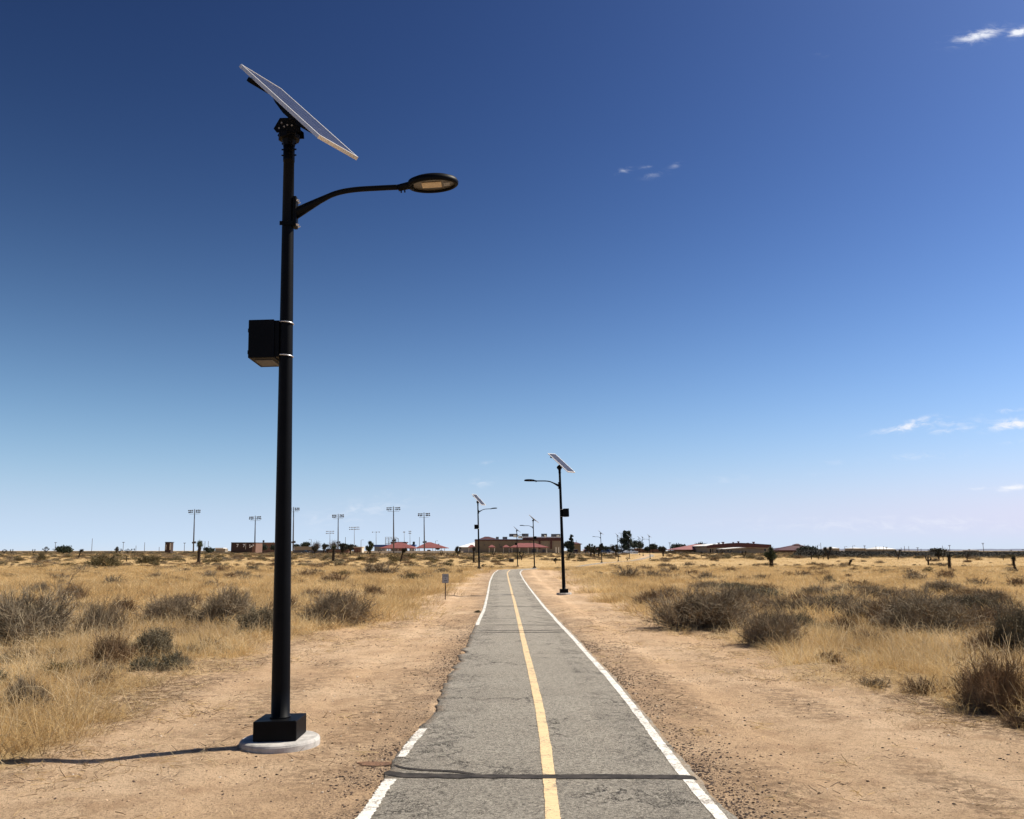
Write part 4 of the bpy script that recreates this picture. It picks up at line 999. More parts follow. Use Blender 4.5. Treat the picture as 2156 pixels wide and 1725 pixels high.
def leaves(C, sz, rng, up=0):
    n = len(C); a = rng.normal(0, 1, (n, 3)); a[:, 2] += up; a /= np.linalg.norm(a, axis=1, keepdims=True); b = np.cross(a, rng.normal(0, 1, (n, 3))); b /= np.linalg.norm(b, axis=1, keepdims=True)
    s = (sz*rng.uniform(.6, 1.3, n))[:, None]
    V = np.stack([C-b*s*.35, C+a*s-b*s*.2, C+a*s+b*s*.2, C+b*s*.35], 1).reshape(-1, 3)
    return V, np.arange(n*4).reshape(n, 4)
def shrub_arrays(seed, stems, twigs, kind, w=.006):
    """a dome of stems and fine twigs about 1 m across the radius and 1 m high"""
    rng = np.random.default_rng(seed)
    nb = 5; ctr = rng.normal(0, .22, (nb, 2)) if kind != 'ball' else np.zeros((nb, 2))
    el = np.arcsin(rng.uniform(.05, 1.0, stems)); az = rng.uniform(0, 2*math.pi, stems)
    lump = .72+.26*np.sin(az*2.3+seed)*np.sin(el*3.1+seed*2)+.16*np.sin(az*5.1+seed*3)+rng.normal(0, .04, stems)
    D = np.stack([np.cos(el)*np.cos(az), np.cos(el)*np.sin(az), np.sin(el)*1.0], -1)
    P0 = np.zeros((stems, 3)); c = ctr[rng.integers(0, nb, stems)]; P0[:, :2] = c*.8; P0[:, :2] += rng.normal(0, .06, (stems, 2))
    L = lump*rng.uniform(.60, .92, stems)
    V, Fq, pts = ribbons(P0, D, L, 5, w*2.2, w*.9, rng, wiggle=.10, up=.04)
    parts = [(V, Fq, 0)]
    idx = rng.integers(0, stems, twigs); t_ = rng.uniform(.25, 1.0, twigs)**.6*5; k = np.minimum(t_.astype(int), 4); fr = (t_-k)[:, None]
    S = pts[idx, k]*(1-fr)+pts[idx, k+1]*fr; dd = pts[idx, k+1]-pts[idx, k]; dd /= np.linalg.norm(dd, axis=1, keepdims=True)
    dd = dd*.6+rng.normal(0, .6, (twigs, 3)); dd[:, 2] += .15
    V2, F2, p2 = ribbons(S, dd, rng.uniform(.10, .24, twigs), 2, w*.85, w*.4, rng, wiggle=.2)
    parts.append((V2, F2, 1))
    if kind in ('olive', 'sage', 'ball'):
        n = twigs*(3 if kind != 'ball' else 4); j = rng.integers(0, twigs, n); C = p2[j, rng.integers(0, 3, n)]+rng.normal(0, .022, (n, 3))
        V3, F3 = leaves(C, .034 if kind == 'olive' else .028, rng, .3); parts.append((V3, F3, 1))
    return merge(parts)
TW = {'grey': M_TWG, 'brown': M_TWB, 'olive': M_TWO, 'sage': M_TWN, 'ball': M_TWO}
NEAR = {}; FARM = {}
def split_mesh(nm, V, Fq, M, k, mat):
    f = Fq[M == k]; u, inv = np.unique(f, return_inverse=True)
    return np_mesh(nm, V[u], inv.reshape(f.shape), mat)
for kd in TW:
    for v in range(3):
        V, Fq, M = shrub_arrays(100+v*7+len(kd)*31, 420, 13000, kd, .0070)
        NEAR[(kd, v)] = (split_mesh('branches', V, Fq, M, 0, M_STEM), split_mesh('foliage', V, Fq, M, 1, TW[kd]))
        V, Fq, M = shrub_arrays(300+v*5+len(kd)*17, 120, 1900, kd, .018)
        FARM[(kd, v)] = np_mesh('scrub', V, Fq, [M_STEM, TW[kd]], M)
def shrub(px, pb, wpx, hpx, kd, label, v=0, near=None, group='shrubs in the dry grass'):
    g = ground_at(px, pb); s = mpp(g.y); near = g.y < 45 if near is None else near
    z_ = surf(g.x, g.y); sx = wpx/2*s/.84; sz = hpx*s/.92
    rz = random.uniform(0, 6.28)
    if near:
        r = empty('shrub', (g.x, g.y+sx*.5, z_-.02), label, 'shrub', group); r.rotation_euler = (0, 0, rz); r.scale = (sx*random.uniform(.95, 1.12), sx*random.uniform(.8, 1.0), sz*1.05)
        a, b_ = NEAR[(kd, v)]; link('branches', a, r); link('foliage', b_, r)
    else:
        r = link('shrub', FARM[(kd, v)]); r.location = (g.x, g.y+sx*.3, z_-.02); r.rotation_euler = (0, 0, rz); r.scale = (sx, sx, sz); tag(r, label, 'shrub', group)
    return r
random.seed(5)
SHRUBS = [
    (28, 1372, 205, 150, 'grey', 'big grey shrub cut off by the left edge of the photo'),
    (190, 1350, 110, 100, 'grey', 'dark grey shrub with green twigs, right of the big one at the left edge'),
    (205, 1402, 100, 80, 'brown', 'sparse green tinged shrub in front of the dark grey one'),
    (152, 1276, 70, 50, 'brown', 'open brown twiggy shrub on bare sand, left'),
    (78, 1256, 46, 36, 'grey', 'dark rounded shrub farther back at the left'),
    (338, 1322, 150, 80, 'grey', 'broad grey domed shrub between two darker ones on the left'),
    (458, 1322, 150, 92, 'grey', 'tall dark grey shrub left of the near lamp pole'),
    (545, 1345, 90, 70, 'sage', 'thin grey shrub touching the near lamp pole on its left'),
    (312, 1392, 90, 74, 'sage', 'thin olive brush below the broad grey dome'),
    (30, 1490, 130, 80, 'grey', 'low dark shrub buried in golden grass at the left edge'),
    (700, 1322, 152, 90, 'grey', 'large dark domed shrub just right of the near lamp pole'),
    (775, 1262, 54, 34, 'brown', 'brown shrub behind the right shoulder of the large dark dome'),
    (705, 1230, 90, 32, 'brown', 'left half of the long brown thicket right of the lamp pole'),
    (797, 1212, 92, 34, 'grey', 'right half of the long thicket, taller and greyer'),
    (207, 1196, 84, 35, 'olive', 'big olive creosote bush near the left skyline'),
    (303, 1187, 62, 26, 'olive', 'olive creosote bush right of the biggest one'),
    (84, 1182, 25, 22, 'ball', 'round dark green ball shaped bush on the left'),
    (228, 1234, 58, 28, 'grey', 'grey shrub below the big creosote bush'),
    (322, 1219, 52, 19, 'grey', 'low grey shrub below the second creosote bush'),
    (437, 1219, 44, 18, 'grey', 'grey shrub in front of the lone joshua tree'),
    (497, 1214, 28, 14, 'grey', 'small grey shrub between the lone joshua tree and the near lamp pole'),
    (530, 1204, 30, 18, 'sage', 'small green grey shrub left of the near lamp pole'),
    (385, 1224, 24, 13, 'brown', 'small brown tuft left of the lone joshua tree'),
    (440, 1240, 50, 20, 'grey', 'grey shrub in front, midway between the pole and the creosotes'),
    (122, 1223, 58, 22, 'grey', 'pale grey shrub on the left, below the round bush'),
    (131, 1192, 20, 7, 'olive', 'tiny olive plant beside the round dark bush'),
    (451, 1184, 34, 11, 'olive', 'low olive shrub right of the lone joshua tree'),
    (760, 1181, 22, 14, 'olive', 'dark olive bush below the cream edged block building'),
    (856, 1178, 32, 16, 'olive', 'wide olive bush at the foot of the tallest floodlight mast'),
    (911, 1198, 32, 11, 'sage', 'low greenish shrub left of the small sign'),
    (658, 1214, 22, 16, 'sage', 'small sage shrub just right of the near lamp pole'),
    (967, 1208, 16, 15, 'brown', 'narrow brown tuft right above the small sign'),
    (1330, 1219, 80, 30, 'grey', 'grey thicket in front of the far lamp cluster, left part'),
    (1388, 1219, 50, 17, 'grey', 'darker low right part of the thicket in front of the far lamps'),
    (1421, 1206, 28, 21, 'grey', 'upright grey shrub right of the thicket'),
    (1487, 1225, 80, 26, 'grey', 'wide dark shrub in mid distance on the right'),
    (1537, 1205, 36, 17, 'brown', 'grey brown shrub below the grey annexe'),
    (1455, 1212, 34, 16, 'brown', 'loose brown brush left of the wide dark shrub'),
    (1747, 1234, 48, 26, 'sage', 'greenish pointed shrub on the right, behind the big ones'),
    (1810, 1240, 72, 22, 'brown', 'brown shrub right of the greenish pointed one'),
    (1695, 1217, 36, 12, 'grey', 'low grey shrub left of the greenish pointed one'),
    (1718, 1203, 32, 12, 'brown', 'low brown clump below the joshua pair'),
    (1752, 1197, 36, 11, 'brown', 'low brown clump left of the dark joshua stump'),
    (1935, 1226, 74, 24, 'grey', 'dark grey shrub below the cactus shaped joshua tree'),
    (2060, 1236, 60, 24, 'grey', 'soft grey shrub near the right edge in the distance'),
    (2150, 1238, 56, 28, 'brown', 'brown shrub cut by the right edge in the distance'),
    (1512, 1330, 185, 96, 'grey', 'biggest dark shrub right of the path, over bare dirt'),
    (1640, 1362, 130, 88, 'grey', 'dark ragged shrub in front of the biggest one'),
    (1762, 1306, 120, 54, 'grey', 'grey dome between the biggest shrub and the right hand mass'),
    (1868, 1272, 110, 44, 'grey', 'grey dome farther back, right of centre in the brush'),
    (1985, 1345, 190, 100, 'grey', 'wide grey shrub forming the right hand mass'),
    (1900, 1330, 110, 60, 'brown', 'brown brush leaning on the wide grey shrub'),
    (2112, 1296, 100, 56, 'grey', 'dark shrub behind the right hand mass, near the edge'),
    (2160, 1508, 190, 150, 'brown', 'tall brown shrub cut off by the right edge, nearest on that side'),
    (2165, 1390, 110, 100, 'sage', 'greenish shrub behind the tall brown one at the right edge'),
    (1378, 1276, 92, 36, 'brown', 'loose brown brush left of the biggest dark shrub'),
    (1690, 1334, 70, 40, 'sage', 'small sage tuft between the ragged shrub and the grey dome'),
    (1610, 1255, 90, 26, 'brown', 'flat brown brush behind the biggest dark shrub'),
    (1500, 1246, 80, 24, 'grey', 'flat grey brush behind and left of the biggest dark shrub'),
    (2050, 1268, 90, 26, 'brown', 'flat brown brush at the right, behind the mass'),
    (1830, 1318, 90, 48, 'grey', 'grey shrub tucked between the grey dome and the right hand mass'),
    (1570, 1290, 110, 50, 'grey', 'dark shrub peering over the biggest one on the right'),
    (1700, 1282, 90, 36, 'brown', 'brown brush behind the ragged shrub'),
    (1940, 1262, 80, 26, 'grey', 'low grey shrub behind the right hand mass'),
    (2075, 1340, 90, 60, 'brown', 'brown brush at the right end of the wide grey shrub'),
    (600, 1300, 80, 50, 'brown', 'brown brush half hidden behind the near lamp pole'),
    (250, 1300, 70, 40, 'brown', 'brown brush between the dark grey shrub and the broad dome'),
    (100, 1330, 90, 50, 'grey', 'pale grey brush behind the big shrub at the left edge'),
    (1450, 1296, 70, 30, 'brown', 'low brown brush just left behind the biggest dark shrub'),
    (1790, 1340, 80, 36, 'brown', 'straggly brown brush in front of the grey dome on the right'),
    (1590, 1272, 120, 36, 'sage', 'sage tinged brush in the dense band behind the biggest shrub'),
    (1820, 1256, 100, 30, 'grey', 'grey brush far back in the dense band on the right'),
    (2010, 1252, 110, 30, 'grey', 'grey brush at the back right of the dense band'),
    (2140, 1330, 100, 60, 'grey', 'grey shrub just above the tall brown one at the right edge'),
    (2060, 1310, 110, 56, 'sage', 'sage shrub filling the gap at the right of the wide grey one'),
    (380, 1285, 90, 36, 'brown', 'brown brush behind the broad grey dome on the left'),
    (40, 1290, 110, 44, 'brown', 'brown brush behind the big shrub at the left edge'),
    (655, 1262, 60, 26, 'brown', 'brown brush behind the large domed shrub by the lamp'),
    (1425, 1262, 80, 26, 'brown', 'flat brown brush at the front left of the dense band on the right'),
    (1550, 1250, 70, 22, 'sage', 'pale sage brush at the back of the dense band, above the biggest shrub'),
    (1665, 1300, 100, 44, 'grey', 'grey dome between the ragged shrub and the brown brush'),
    (1735, 1262, 90, 30, 'grey', 'grey brush at the back middle of the dense band'),
    (1780, 1286, 80, 34, 'sage', 'sage brush above the grey dome on the right'),
    (1885, 1300, 120, 46, 'grey', 'wide grey dome above the right hand mass'),
    (1960, 1300, 90, 40, 'brown', 'brown dome behind the wide grey shrub'),
    (2040, 1290, 100, 40, 'grey', 'grey dome at the upper right of the right hand mass'),
    (2100, 1385, 110, 60, 'brown', 'brown brush left of the greenish shrub at the right edge'),
    (1850, 1360, 100, 34, 'brown', 'low brown brush in front of the right hand mass'),
    (150, 1300, 90, 34, 'grey', 'grey brush behind the dark grey shrub on the left'),
    (1006, 1290, 13, 7, 'sage', 'tiny green weed on the left edge of the path'),
]
for i, (px, pb, wp, hp, kd, lb) in enumerate(SHRUBS):
    q = 1.16 if px > 1300 and 1230 < pb < 1400 else 1.0
    shrub(px, pb, wp*q, hp*(1+(q-1)*.5), kd, lb, i % 3)

# small scrub scattered through the grass, thicker towards the skyline
rs = random.Random(21); n_ = 0
TERMS = {'grey': 'small grey', 'brown': 'small brown', 'olive': 'small olive'}
while n_ < 190:
    px = rs.uniform(-40, 2196); pb = 1163+(rs.random()**1.7)*62
    if 1000 < px < 1215 and pb > 1184: continue
    g = ground_at(px, pb)
    if g.y > 420 or abs(g.x-float(np.interp(g.y, CYs, CXs))) < 5: continue
    if float(grass_mask(g.x, g.y)) < .8: continue
    kd = rs.choices(('grey', 'brown', 'olive'), (3, 4, 3 if pb < 1185 else .6))[0]
    wm = rs.uniform(.7, 1.9)*(1.35 if g.y > 150 else 1); hm = wm*rs.uniform(.3, .5); s = mpp(g.y)
    side = ('by the left edge of the photo' if px < 250 else 'left of the lone joshua tree' if px < 418 else 'just left of the near lamp pole' if px < 590 else 'right of the near lamp pole' if px < 800 else 'left of the path crest' if px < 1078 else 'right of the second lamp pole' if px < 1400 else 'below the maroon hall' if px < 1640 else 'below the dark brush belt' if px < 1900 else 'by the right edge of the photo')+(' near the skyline' if pb < 1176 else ' in the grass')
    shrub(px, pb, wm*2/s*.5, hm/s, kd, '%s %s scrub %s' % (TERMS[kd], 'wide' if wm > 1.5 else 'compact', side), rs.randint(0, 1), False, 'small far scrub bushes'); n_ += 1

# joshua trees
def spikes(C, Dm, n, ln, w, rng, sph=1.0):
    D = rng.normal(0, 1, (n, 3))+np.array(Dm)*sph; D /= np.linalg.norm(D, axis=1, keepdims=True)
    s = np.cross(D, rng.normal(0, 1, (n, 3))); s /= np.linalg.norm(s, axis=1, keepdims=True)
    L = (ln*rng.uniform(.7, 1.1, n))[:, None]; P0 = C if np.ndim(C) == 2 else np.repeat(np.array([C]), n, 0)
    V = np.stack([P0-s*w, P0+s*w, P0+D*L+s*w*.15, P0+D*L-s*w*.15], 1).reshape(-1, 3)
    return V, np.arange(n*4).reshape(n, 4)
def joshua(px, pb, pt, kind, label, Y=None, wk=1.0, green=False, extra=None):
    g = ground_at(px, pb) if Y is None else Vector((xat(px, Y), Y, gz(xat(px, Y), Y)))
    s = mpp(g.y); H = (pb-pt)*s if Y is None else zat(pt, Y)-g.z
    rng = np.random.default_rng(int(px*3)+7)
    r = empty('joshua_tree', (g.x, g.y, g.z-.05), label, 'joshua tree', 'joshua trees')
    rad = H*.055*wk; arms = []; lean = 0
    if kind == 'pole': arms = [([(0, 0, 0), (.0, 0, H*.4), (.01*H, 0, H*.84)], 1.0, .17)]
    elif kind == 'stump': arms = [([(0, 0, 0), (.01*H, 0, H*.5), (0, 0, H*.92)], 1.3, .0)]
    elif kind == 'lean': arms = [([(0, 0, 0), (.1*H, 0, H*.45), (.2*H, 0, H*.8)], .9, .2), ([(.15*H, 0, H*.65), (.36*H, 0, H*.85)], .7, .16)]
    elif kind == 'curve': arms = [([(.22*H, 0, 0), (.06*H, 0, H*.3), (0, 0, H*.6), (.02*H, 0, H*.84)], 1.1, .18)]
    elif kind == 'fork': arms = [([(0, 0, 0), (0, 0, H*.4)], 1.0, 0), ([(0, 0, H*.36), (-.18*H, 0, H*.6), (-.2*H, 0, H*.82)], .8, .17), ([(0, 0, H*.36), (.17*H, .05*H, H*.62), (.2*H, 0, H*.85)], .8, .17)]
    elif kind == 'cactus': arms = [([(0, 0, 0), (.0, 0, H*.75)], 1.2, .10), ([(0, 0, H*.42), (-.17*H, 0, H*.55), (-.2*H, 0, H*.85)], .8, .07), ([(0, 0, H*.42), (.2*H, 0, H*.55), (.27*H, 0, H*.7)], .8, .07)]
    elif kind == 'branch':
        arms = [([(0, 0, 0), (0, 0, H*.35)], 1.0, 0)]
        for a in (-1.0, -.6, -.2, .25, .65, 1.0):
            arms.append(([(0, 0, H*.32), (a*.28*H, rng.uniform(-.2, .2)*H, H*.52), (a*.42*H, rng.uniform(-.2, .2)*H, H*(.92-.28*abs(a)))], .6, .11))
    elif kind == 'bushy':
        arms = [([(0, 0, 0), (0, 0, H*.5)], 1.2, 0)]
        for k in range(9): a = rng.uniform(-1, 1); arms.append(([(0, 0, H*.35), (a*.25*H, rng.uniform(-.2, .2)*H, H*rng.uniform(.45, .85))], .7, .17))
        arms.append(([(0, 0, H*.4), (0, 0, H*.86)], .8, .17))
    elif kind == 'legs':
        for a in (-.3, 0, .28): arms.append(([(a*H*.55, 0, 0), (a*.25*H, 0, H*.35)], .6, 0))
        for k in range(10): a = rng.uniform(-1, 1); arms.append(([(0, 0, H*.3), (a*.2*H, rng.uniform(-.15, .15)*H, H*rng.uniform(.42, .84))], .6, .16))
        arms.append(([(0, 0, H*.4), (0, 0, H*.86)], .8, .15))
    tr = MB(); Vs = []; o = 0; big = pb-pt > 25
    for pts, k, cr in arms:
        q = arc_pts(pts, 5) if len(pts) > 2 else [Vector(p) for p in pts]
        rr_ = [rad*k*(1.05-.25*i/len(q))*(1+rng.uniform(-.12, .12)) for i in range(len(q))]
        tr.tube(q, rr_, 9)
        nn = 260 if big else 90; qa = np.array([tuple(p) for p in q]); t_ = rng.uniform(0, len(q)-1.001, nn); i0 = t_.astype(int); C = qa[i0]*(1-(t_-i0))[:, None]+qa[i0+1]*(t_-i0)[:, None]
        v, f = spikes(C, (0, 0, -1.2), nn, rad*k*1.9, rad*.20, rng)
        Vs.append((v, f, 1))
        if cr:
            n_s = 420 if big else 170; c = qa[-1]+np.array([0, 0, cr*H*.2])
            C = np.repeat(qa[-1][None], n_s, 0)+rng.normal(0, cr*H*.2, (n_s, 3))*np.array([.8, .8, 1.1]); C[:, 2] -= .1*cr*H
            v, f = spikes(C, (0, 0, .45), n_s, cr*H*.85, max(.012*H*.5, cr*H*.055), rng); Vs.append((v, f, 0))
    tr.build('trunk', M_BARK, r, True)
    V, Fq, M = merge(Vs)
    sh = split_mesh('bark_fringe', V, Fq, M, 1, M_BARK); link('bark_fringe', sh, r)
    if (M == 0).any(): link('crown', split_mesh('crown', V, Fq, M, 0, M_YUC if green else M_YUCD), r)
    return r
JT = [
    (418, 1188, 1138, 'pole', 'lone joshua tree with a green pompom crown left of the near lamp pole', dict(green=True, wk=1.2)),
    (164.5, 1177, 1155.5, 'lean', 'leaning dark joshua tree left of the big creosote bush', {}),
    (97, 1164, 1149.5, 'branch', 'many branched joshua tree silhouetted on the left skyline', dict(Y=330)),
    (24.5, 1163, 1156, 'fork', 'small joshua tree on the skyline, second from the left edge', dict(Y=330)),
    (9, 1163, 1155.5, 'branch', 'small joshua tree on the skyline at the very left edge', dict(Y=330)),
    (71, 1163, 1156, 'fork', 'small joshua tree just left of the many branched one', dict(Y=330)),
    (246, 1162, 1150.5, 'bushy', 'upright joshua tree, tallest of the skyline cluster left of centre', dict(Y=340)),
    (252, 1162, 1154, 'branch', 'low joshua tree in the skyline cluster under the utility pole', dict(Y=345)),
    (266, 1183.5, 1169.5, 'stump', 'pale topped dead stump between the two creosote bushes', {}),
    (269, 1162, 1154.5, 'branch', 'low spreading joshua tree right of the utility pole on the left', dict(Y=345)),
    (280, 1162, 1154.5, 'fork', 'small joshua tree left of the thin skyline poles', dict(Y=340)),
    (701.5, 1185, 1148, 'pole', 'joshua tree with a dark trunk and thin green top right of the lamp pole', dict(green=True, wk=1.4)),
    (663, 1167, 1148, 'bushy', 'dark round joshua tree in front of the long tan wall', dict(Y=300)),
    (682, 1165, 1143, 'bushy', 'spiky joshua clump right of the tan wall', dict(Y=330)),
    (690, 1164, 1145.5, 'branch', 'upright spiky joshua tree by the slim grey floodlight mast', dict(Y=340)),
    (721, 1168, 1142.5, 'legs', 'tall dark joshua tree right of the fourth floodlight mast', dict(Y=290)),
    (737.5, 1168, 1145, 'bushy', 'dark joshua tree left of the cream edged block building', dict(Y=300)),
    (777.5, 1169, 1139.5, 'legs', 'big green joshua tree on three legs left of the blue roof', dict(green=True)),
    (753, 1168, 1157, 'stump', 'dark post like stump right of the cream edged block building', {}),
    (800, 1169, 1157, 'fork', 'thin joshua stem under the left edge of the left shelter', dict(Y=300)),
    (843, 1183, 1154, 'lean', 'leaning joshua tree with its crown to the right, below the left shelter', dict(wk=1.2)),
    (929.5, 1171.5, 1161, 'fork', 'small joshua tree below the right end of the right shelter', {}),
    (941, 1172, 1162, 'stump', 'short dark stump right of the right shelter', {}),
    (955, 1174, 1166, 'stump', 'shortest dark stump left of the white roofed hall', {}),
    (964, 1172.5, 1150.5, 'bushy', 'dark leaning joshua tree in front of the white roofed hall', {}),
    (997.5, 1185, 1151, 'pole', 'dark trunked joshua tree left of the third street lamp', {}),
    (1039.5, 1174, 1160, 'fork', 'small v shaped joshua tree below the middle small red roof', {}),
    (1098, 1180, 1160.5, 'fork', 'joshua tree between the two central street lamps', {}),
    (1170, 1187, 1174, 'bushy', 'squat dark bulb of a joshua tree left of the second lamp pole', {}),
    (1196.5, 1178, 1165, 'lean', 'small joshua tree right of the second lamp pole', {}),
    (1244, 1172, 1143, 'branch', 'tall joshua tree in the clump left of the leftmost far lamp', dict(Y=260)),
    (1251, 1173, 1150, 'bushy', 'dark joshua tree at the middle of the car park clump', dict(Y=250)),
    (1260, 1172, 1150, 'bushy', 'joshua tree at the right of the car park clump', dict(Y=262)),
    (1297, 1171, 1146, 'bushy', 'dark joshua tree beside the second far street lamp', dict(Y=270)),
    (1321, 1181, 1172, 'branch', 'low forked dark plant at the foot of the lamp before the tall pine', {}),
    (1396, 1171, 1149, 'bushy', 'dark joshua tree left of the pole with the double crosspiece', dict(Y=270)),
    (1476.5, 1174, 1161.5, 'pole', 'flat topped small joshua tree below the hip roofed hall', {}),
    (1520, 1167, 1154.5, 'branch', 'joshua tree in front of the pale annexe roof', dict(Y=300)),
    (1567, 1177.5, 1159.5, 'fork', 'dark joshua tree in front of the grey annexe wall', {}),
    (1616, 1180, 1165, 'fork', 'small joshua tree just left of the big green one', {}),
    (1624.5, 1196, 1152, 'bushy', 'big green joshua tree at the right end of the maroon hall', dict(green=True, wk=1.3)),
    (1708.5, 1178.5, 1163.5, 'stump', 'bare dark joshua stem before the hip roofed house scrub', {}),
    (1723.5, 1178.5, 1166.5, 'fork', 'left joshua tree of a small pair', {}),
    (1733, 1178.5, 1164, 'lean', 'right leaning joshua tree of a small pair', {}),
    (1744, 1178.5, 1151, 'fork', 'tall dark joshua tree right of the thin tower', {}),
    (1787.5, 1194.5, 1178, 'lean', 'thick dark joshua stump with a side branch out in the grass', dict(wk=2.2)),
    (1891.5, 1178.5, 1156.5, 'fork', 'dark forked joshua tree right of the long white roof', {}),
    (1955, 1190.5, 1168, 'cactus', 'cactus shaped joshua tree with two raised arms', dict(wk=1.3)),
    (1977, 1180, 1155.5, 'bushy', 'dark crowned joshua tree rising over the scrub at the right', {}),
    (1986, 1180, 1163, 'fork', 'smaller joshua tree right beside the dark crowned one', {}),
    (2000, 1200.5, 1166, 'pole', 'thick shaggy joshua trunk in front of the right utility pole', dict(wk=1.6)),
    (2036.5, 1180.5, 1161, 'branch', 'branching joshua tree between the two right utility poles', {}),
    (2112.5, 1180, 1168.5, 'fork', 'small joshua tree near the right edge', {}),
    (2136, 1206, 1171, 'curve', 'curving joshua trunk near the right edge', dict(wk=1.2)),
]
for px, pb, pt, kd, lb, kw in JT: joshua(px, pb, pt, kd, lb, **kw)

# trees round the buildings
def tree(px, pb, pt, wpx, Y, kind, label, mat=M_PINE):
    x = xat(px, Y); s = mpp(Y); z0 = gz(x, Y)-.2; H = zat(pt, Y)-z0; Wd = wpx*s/2
    rng = np.random.default_rng(int(px)); r = empty('conifer' if kind == 'pine' else 'tree', (x, Y, z0), label, 'tree', 'trees round the buildings')
    MB().tube([(0, 0, 0), (.1, 0, H*.5), (0, 0, H*.9)], [H*.03, H*.022, H*.008], 8).build('trunk', M_BARK, r, True)
    Cs = []
    if kind == 'pine':
        for k in range(60):
            h = rng.uniform(.10, .97); w_ = Wd*(1.1-h)**.6*rng.uniform(.1, 1.0); a = rng.uniform(0, 6.28)
            Cs.append((w_*math.cos(a), w_*math.sin(a), H*h, Wd*.26*(1.15-h*.5)))
    elif kind == 'round':
        for k in range(26):
            a = rng.uniform(0, 6.28); q = rng.uniform(0, 1)**.5*.75; Cs.append((Wd*q*math.cos(a), Wd*q*math.sin(a), H*(.42+.45*rng.uniform(0, 1)*(1-q*.45)), Wd*.30))
    if kind == 'bare':
        n = 500; P0 = np.zeros((n, 3)); P0[:, 2] = H*rng.uniform(.15, .5, n); D = rng.normal(0, 1, (n, 3)); D[:, 2] = abs(D[:, 2])+.5
        V, Fq, p = ribbons(P0, D, H*rng.uniform(.3, .6, n), 4, .12, .04, rng, wiggle=.25); link('crown', np_mesh('crown', V, Fq, M_BARET), r); return r
    C = []
    for cx_, cy_, cz_, rr_ in Cs: C.append(np.array([cx_, cy_, cz_])+rng.normal(0, 1, (90, 3))*rr_*np.array([.55, .55, .42]))
    C = np.concatenate(C); V, Fq = leaves(C, max(.45, Wd*.12), rng, .2)
    link('crown', np_mesh('crown', V, Fq, mat), r); return r
for a in (
    (1319, 1162, 1118.5, 36, 470, 'pine', 'tallest dark pine, behind the far street lamps'),
    (1342, 1162, 1134, 26, 480, 'round', 'rounded dark pine right of the tallest one'),
    (1374.5, 1162, 1141, 20, 480, 'round', 'small rounded pine at the right of the lamp cluster'),
    (1363, 1162, 1150, 12, 485, 'round', 'small tree left of the rightmost far lamp'),
    (1393, 1163, 1150, 18, 490, 'round', 'low dark tree left of the double crosspiece pole'),
    (1203, 1164, 1126.5, 15, 470, 'pine', 'tall thin conifer right of the second lamp pole'),
    (1195, 1165, 1137, 22, 475, 'round', 'dark tree against the right corner of the tan building'),
    (1243, 1162, 1149, 22, 520, 'round', 'dark tree mass behind the car park clump'),
    (1266, 1162, 1146, 14, 520, 'pine', 'small conifer behind the leftmost far street lamp'),
    (1277, 1162, 1150, 18, 540, 'round', 'low dark tree behind the parked blue cars'),
    (1289, 1162, 1146, 16, 540, 'bare', 'bare reddish tree behind the parked cars'),
    (1431, 1162, 1145.5, 38, 560, 'round', 'round pine rising left of the pale red hip roof'),
    (1478, 1160, 1142.5, 36, 560, 'round', 'dark trees showing above the pale red hip roof'),
    (1499, 1160, 1146, 22, 560, 'round', 'lower dark tree between the hip roof and the maroon hall'),
    (134, 1164, 1150, 34, 360, 'round', 'round dark tree on the left skyline beside the utility pole'),
    (552, 1160, 1142, 22, 500, 'round', 'dark tree in front of the pink building'),
    (580, 1160, 1143, 22, 480, 'round', 'dark tree touching the near lamp pole on its left'),
    (624, 1160, 1144, 16, 520, 'round', 'flat dark tree just right of the near lamp pole'),
    (643.5, 1160, 1139.5, 24, 520, 'round', 'dark rounded tree above the long tan wall'),
    (666, 1162, 1136, 28, 520, 'bare', 'bare grey tree behind the dark round joshua tree'),
    (703, 1162, 1134, 34, 500, 'bare', 'larger bare tree left of the fourth floodlight mast'),
    (727, 1162, 1143, 22, 520, 'round', 'dark tree behind the tall dark joshua tree'),
    (743, 1162, 1145, 18, 520, 'round', 'dark tree above the cream edged block building'),
    (922, 1160, 1143.5, 7, 540, 'round', 'tiny dark treetop on the right slope of the right shelter'),
    (871, 1160, 1141.5, 8, 600, 'pine', 'small dark conifer between the two red shelters'),
    (440, 1163, 1152.5, 22, 430, 'round', 'low dark tree right of the lone joshua tree'),
    (1700, 1168, 1152, 40, 470, 'round', 'dark tree in front of the hip roofed house')): tree(*a)
tree(1974, 1172, 1157, 38, 360, 'round', 'dark rounded tree above the scrub at the right', M_DKSCRUB)
# dark yucca clump and rock at the foot of the third lamp
joshua(1017, 1198, 1187, 'bushy', 'low dark bush at the foot of the street lamp left of the crest', wk=1.5)

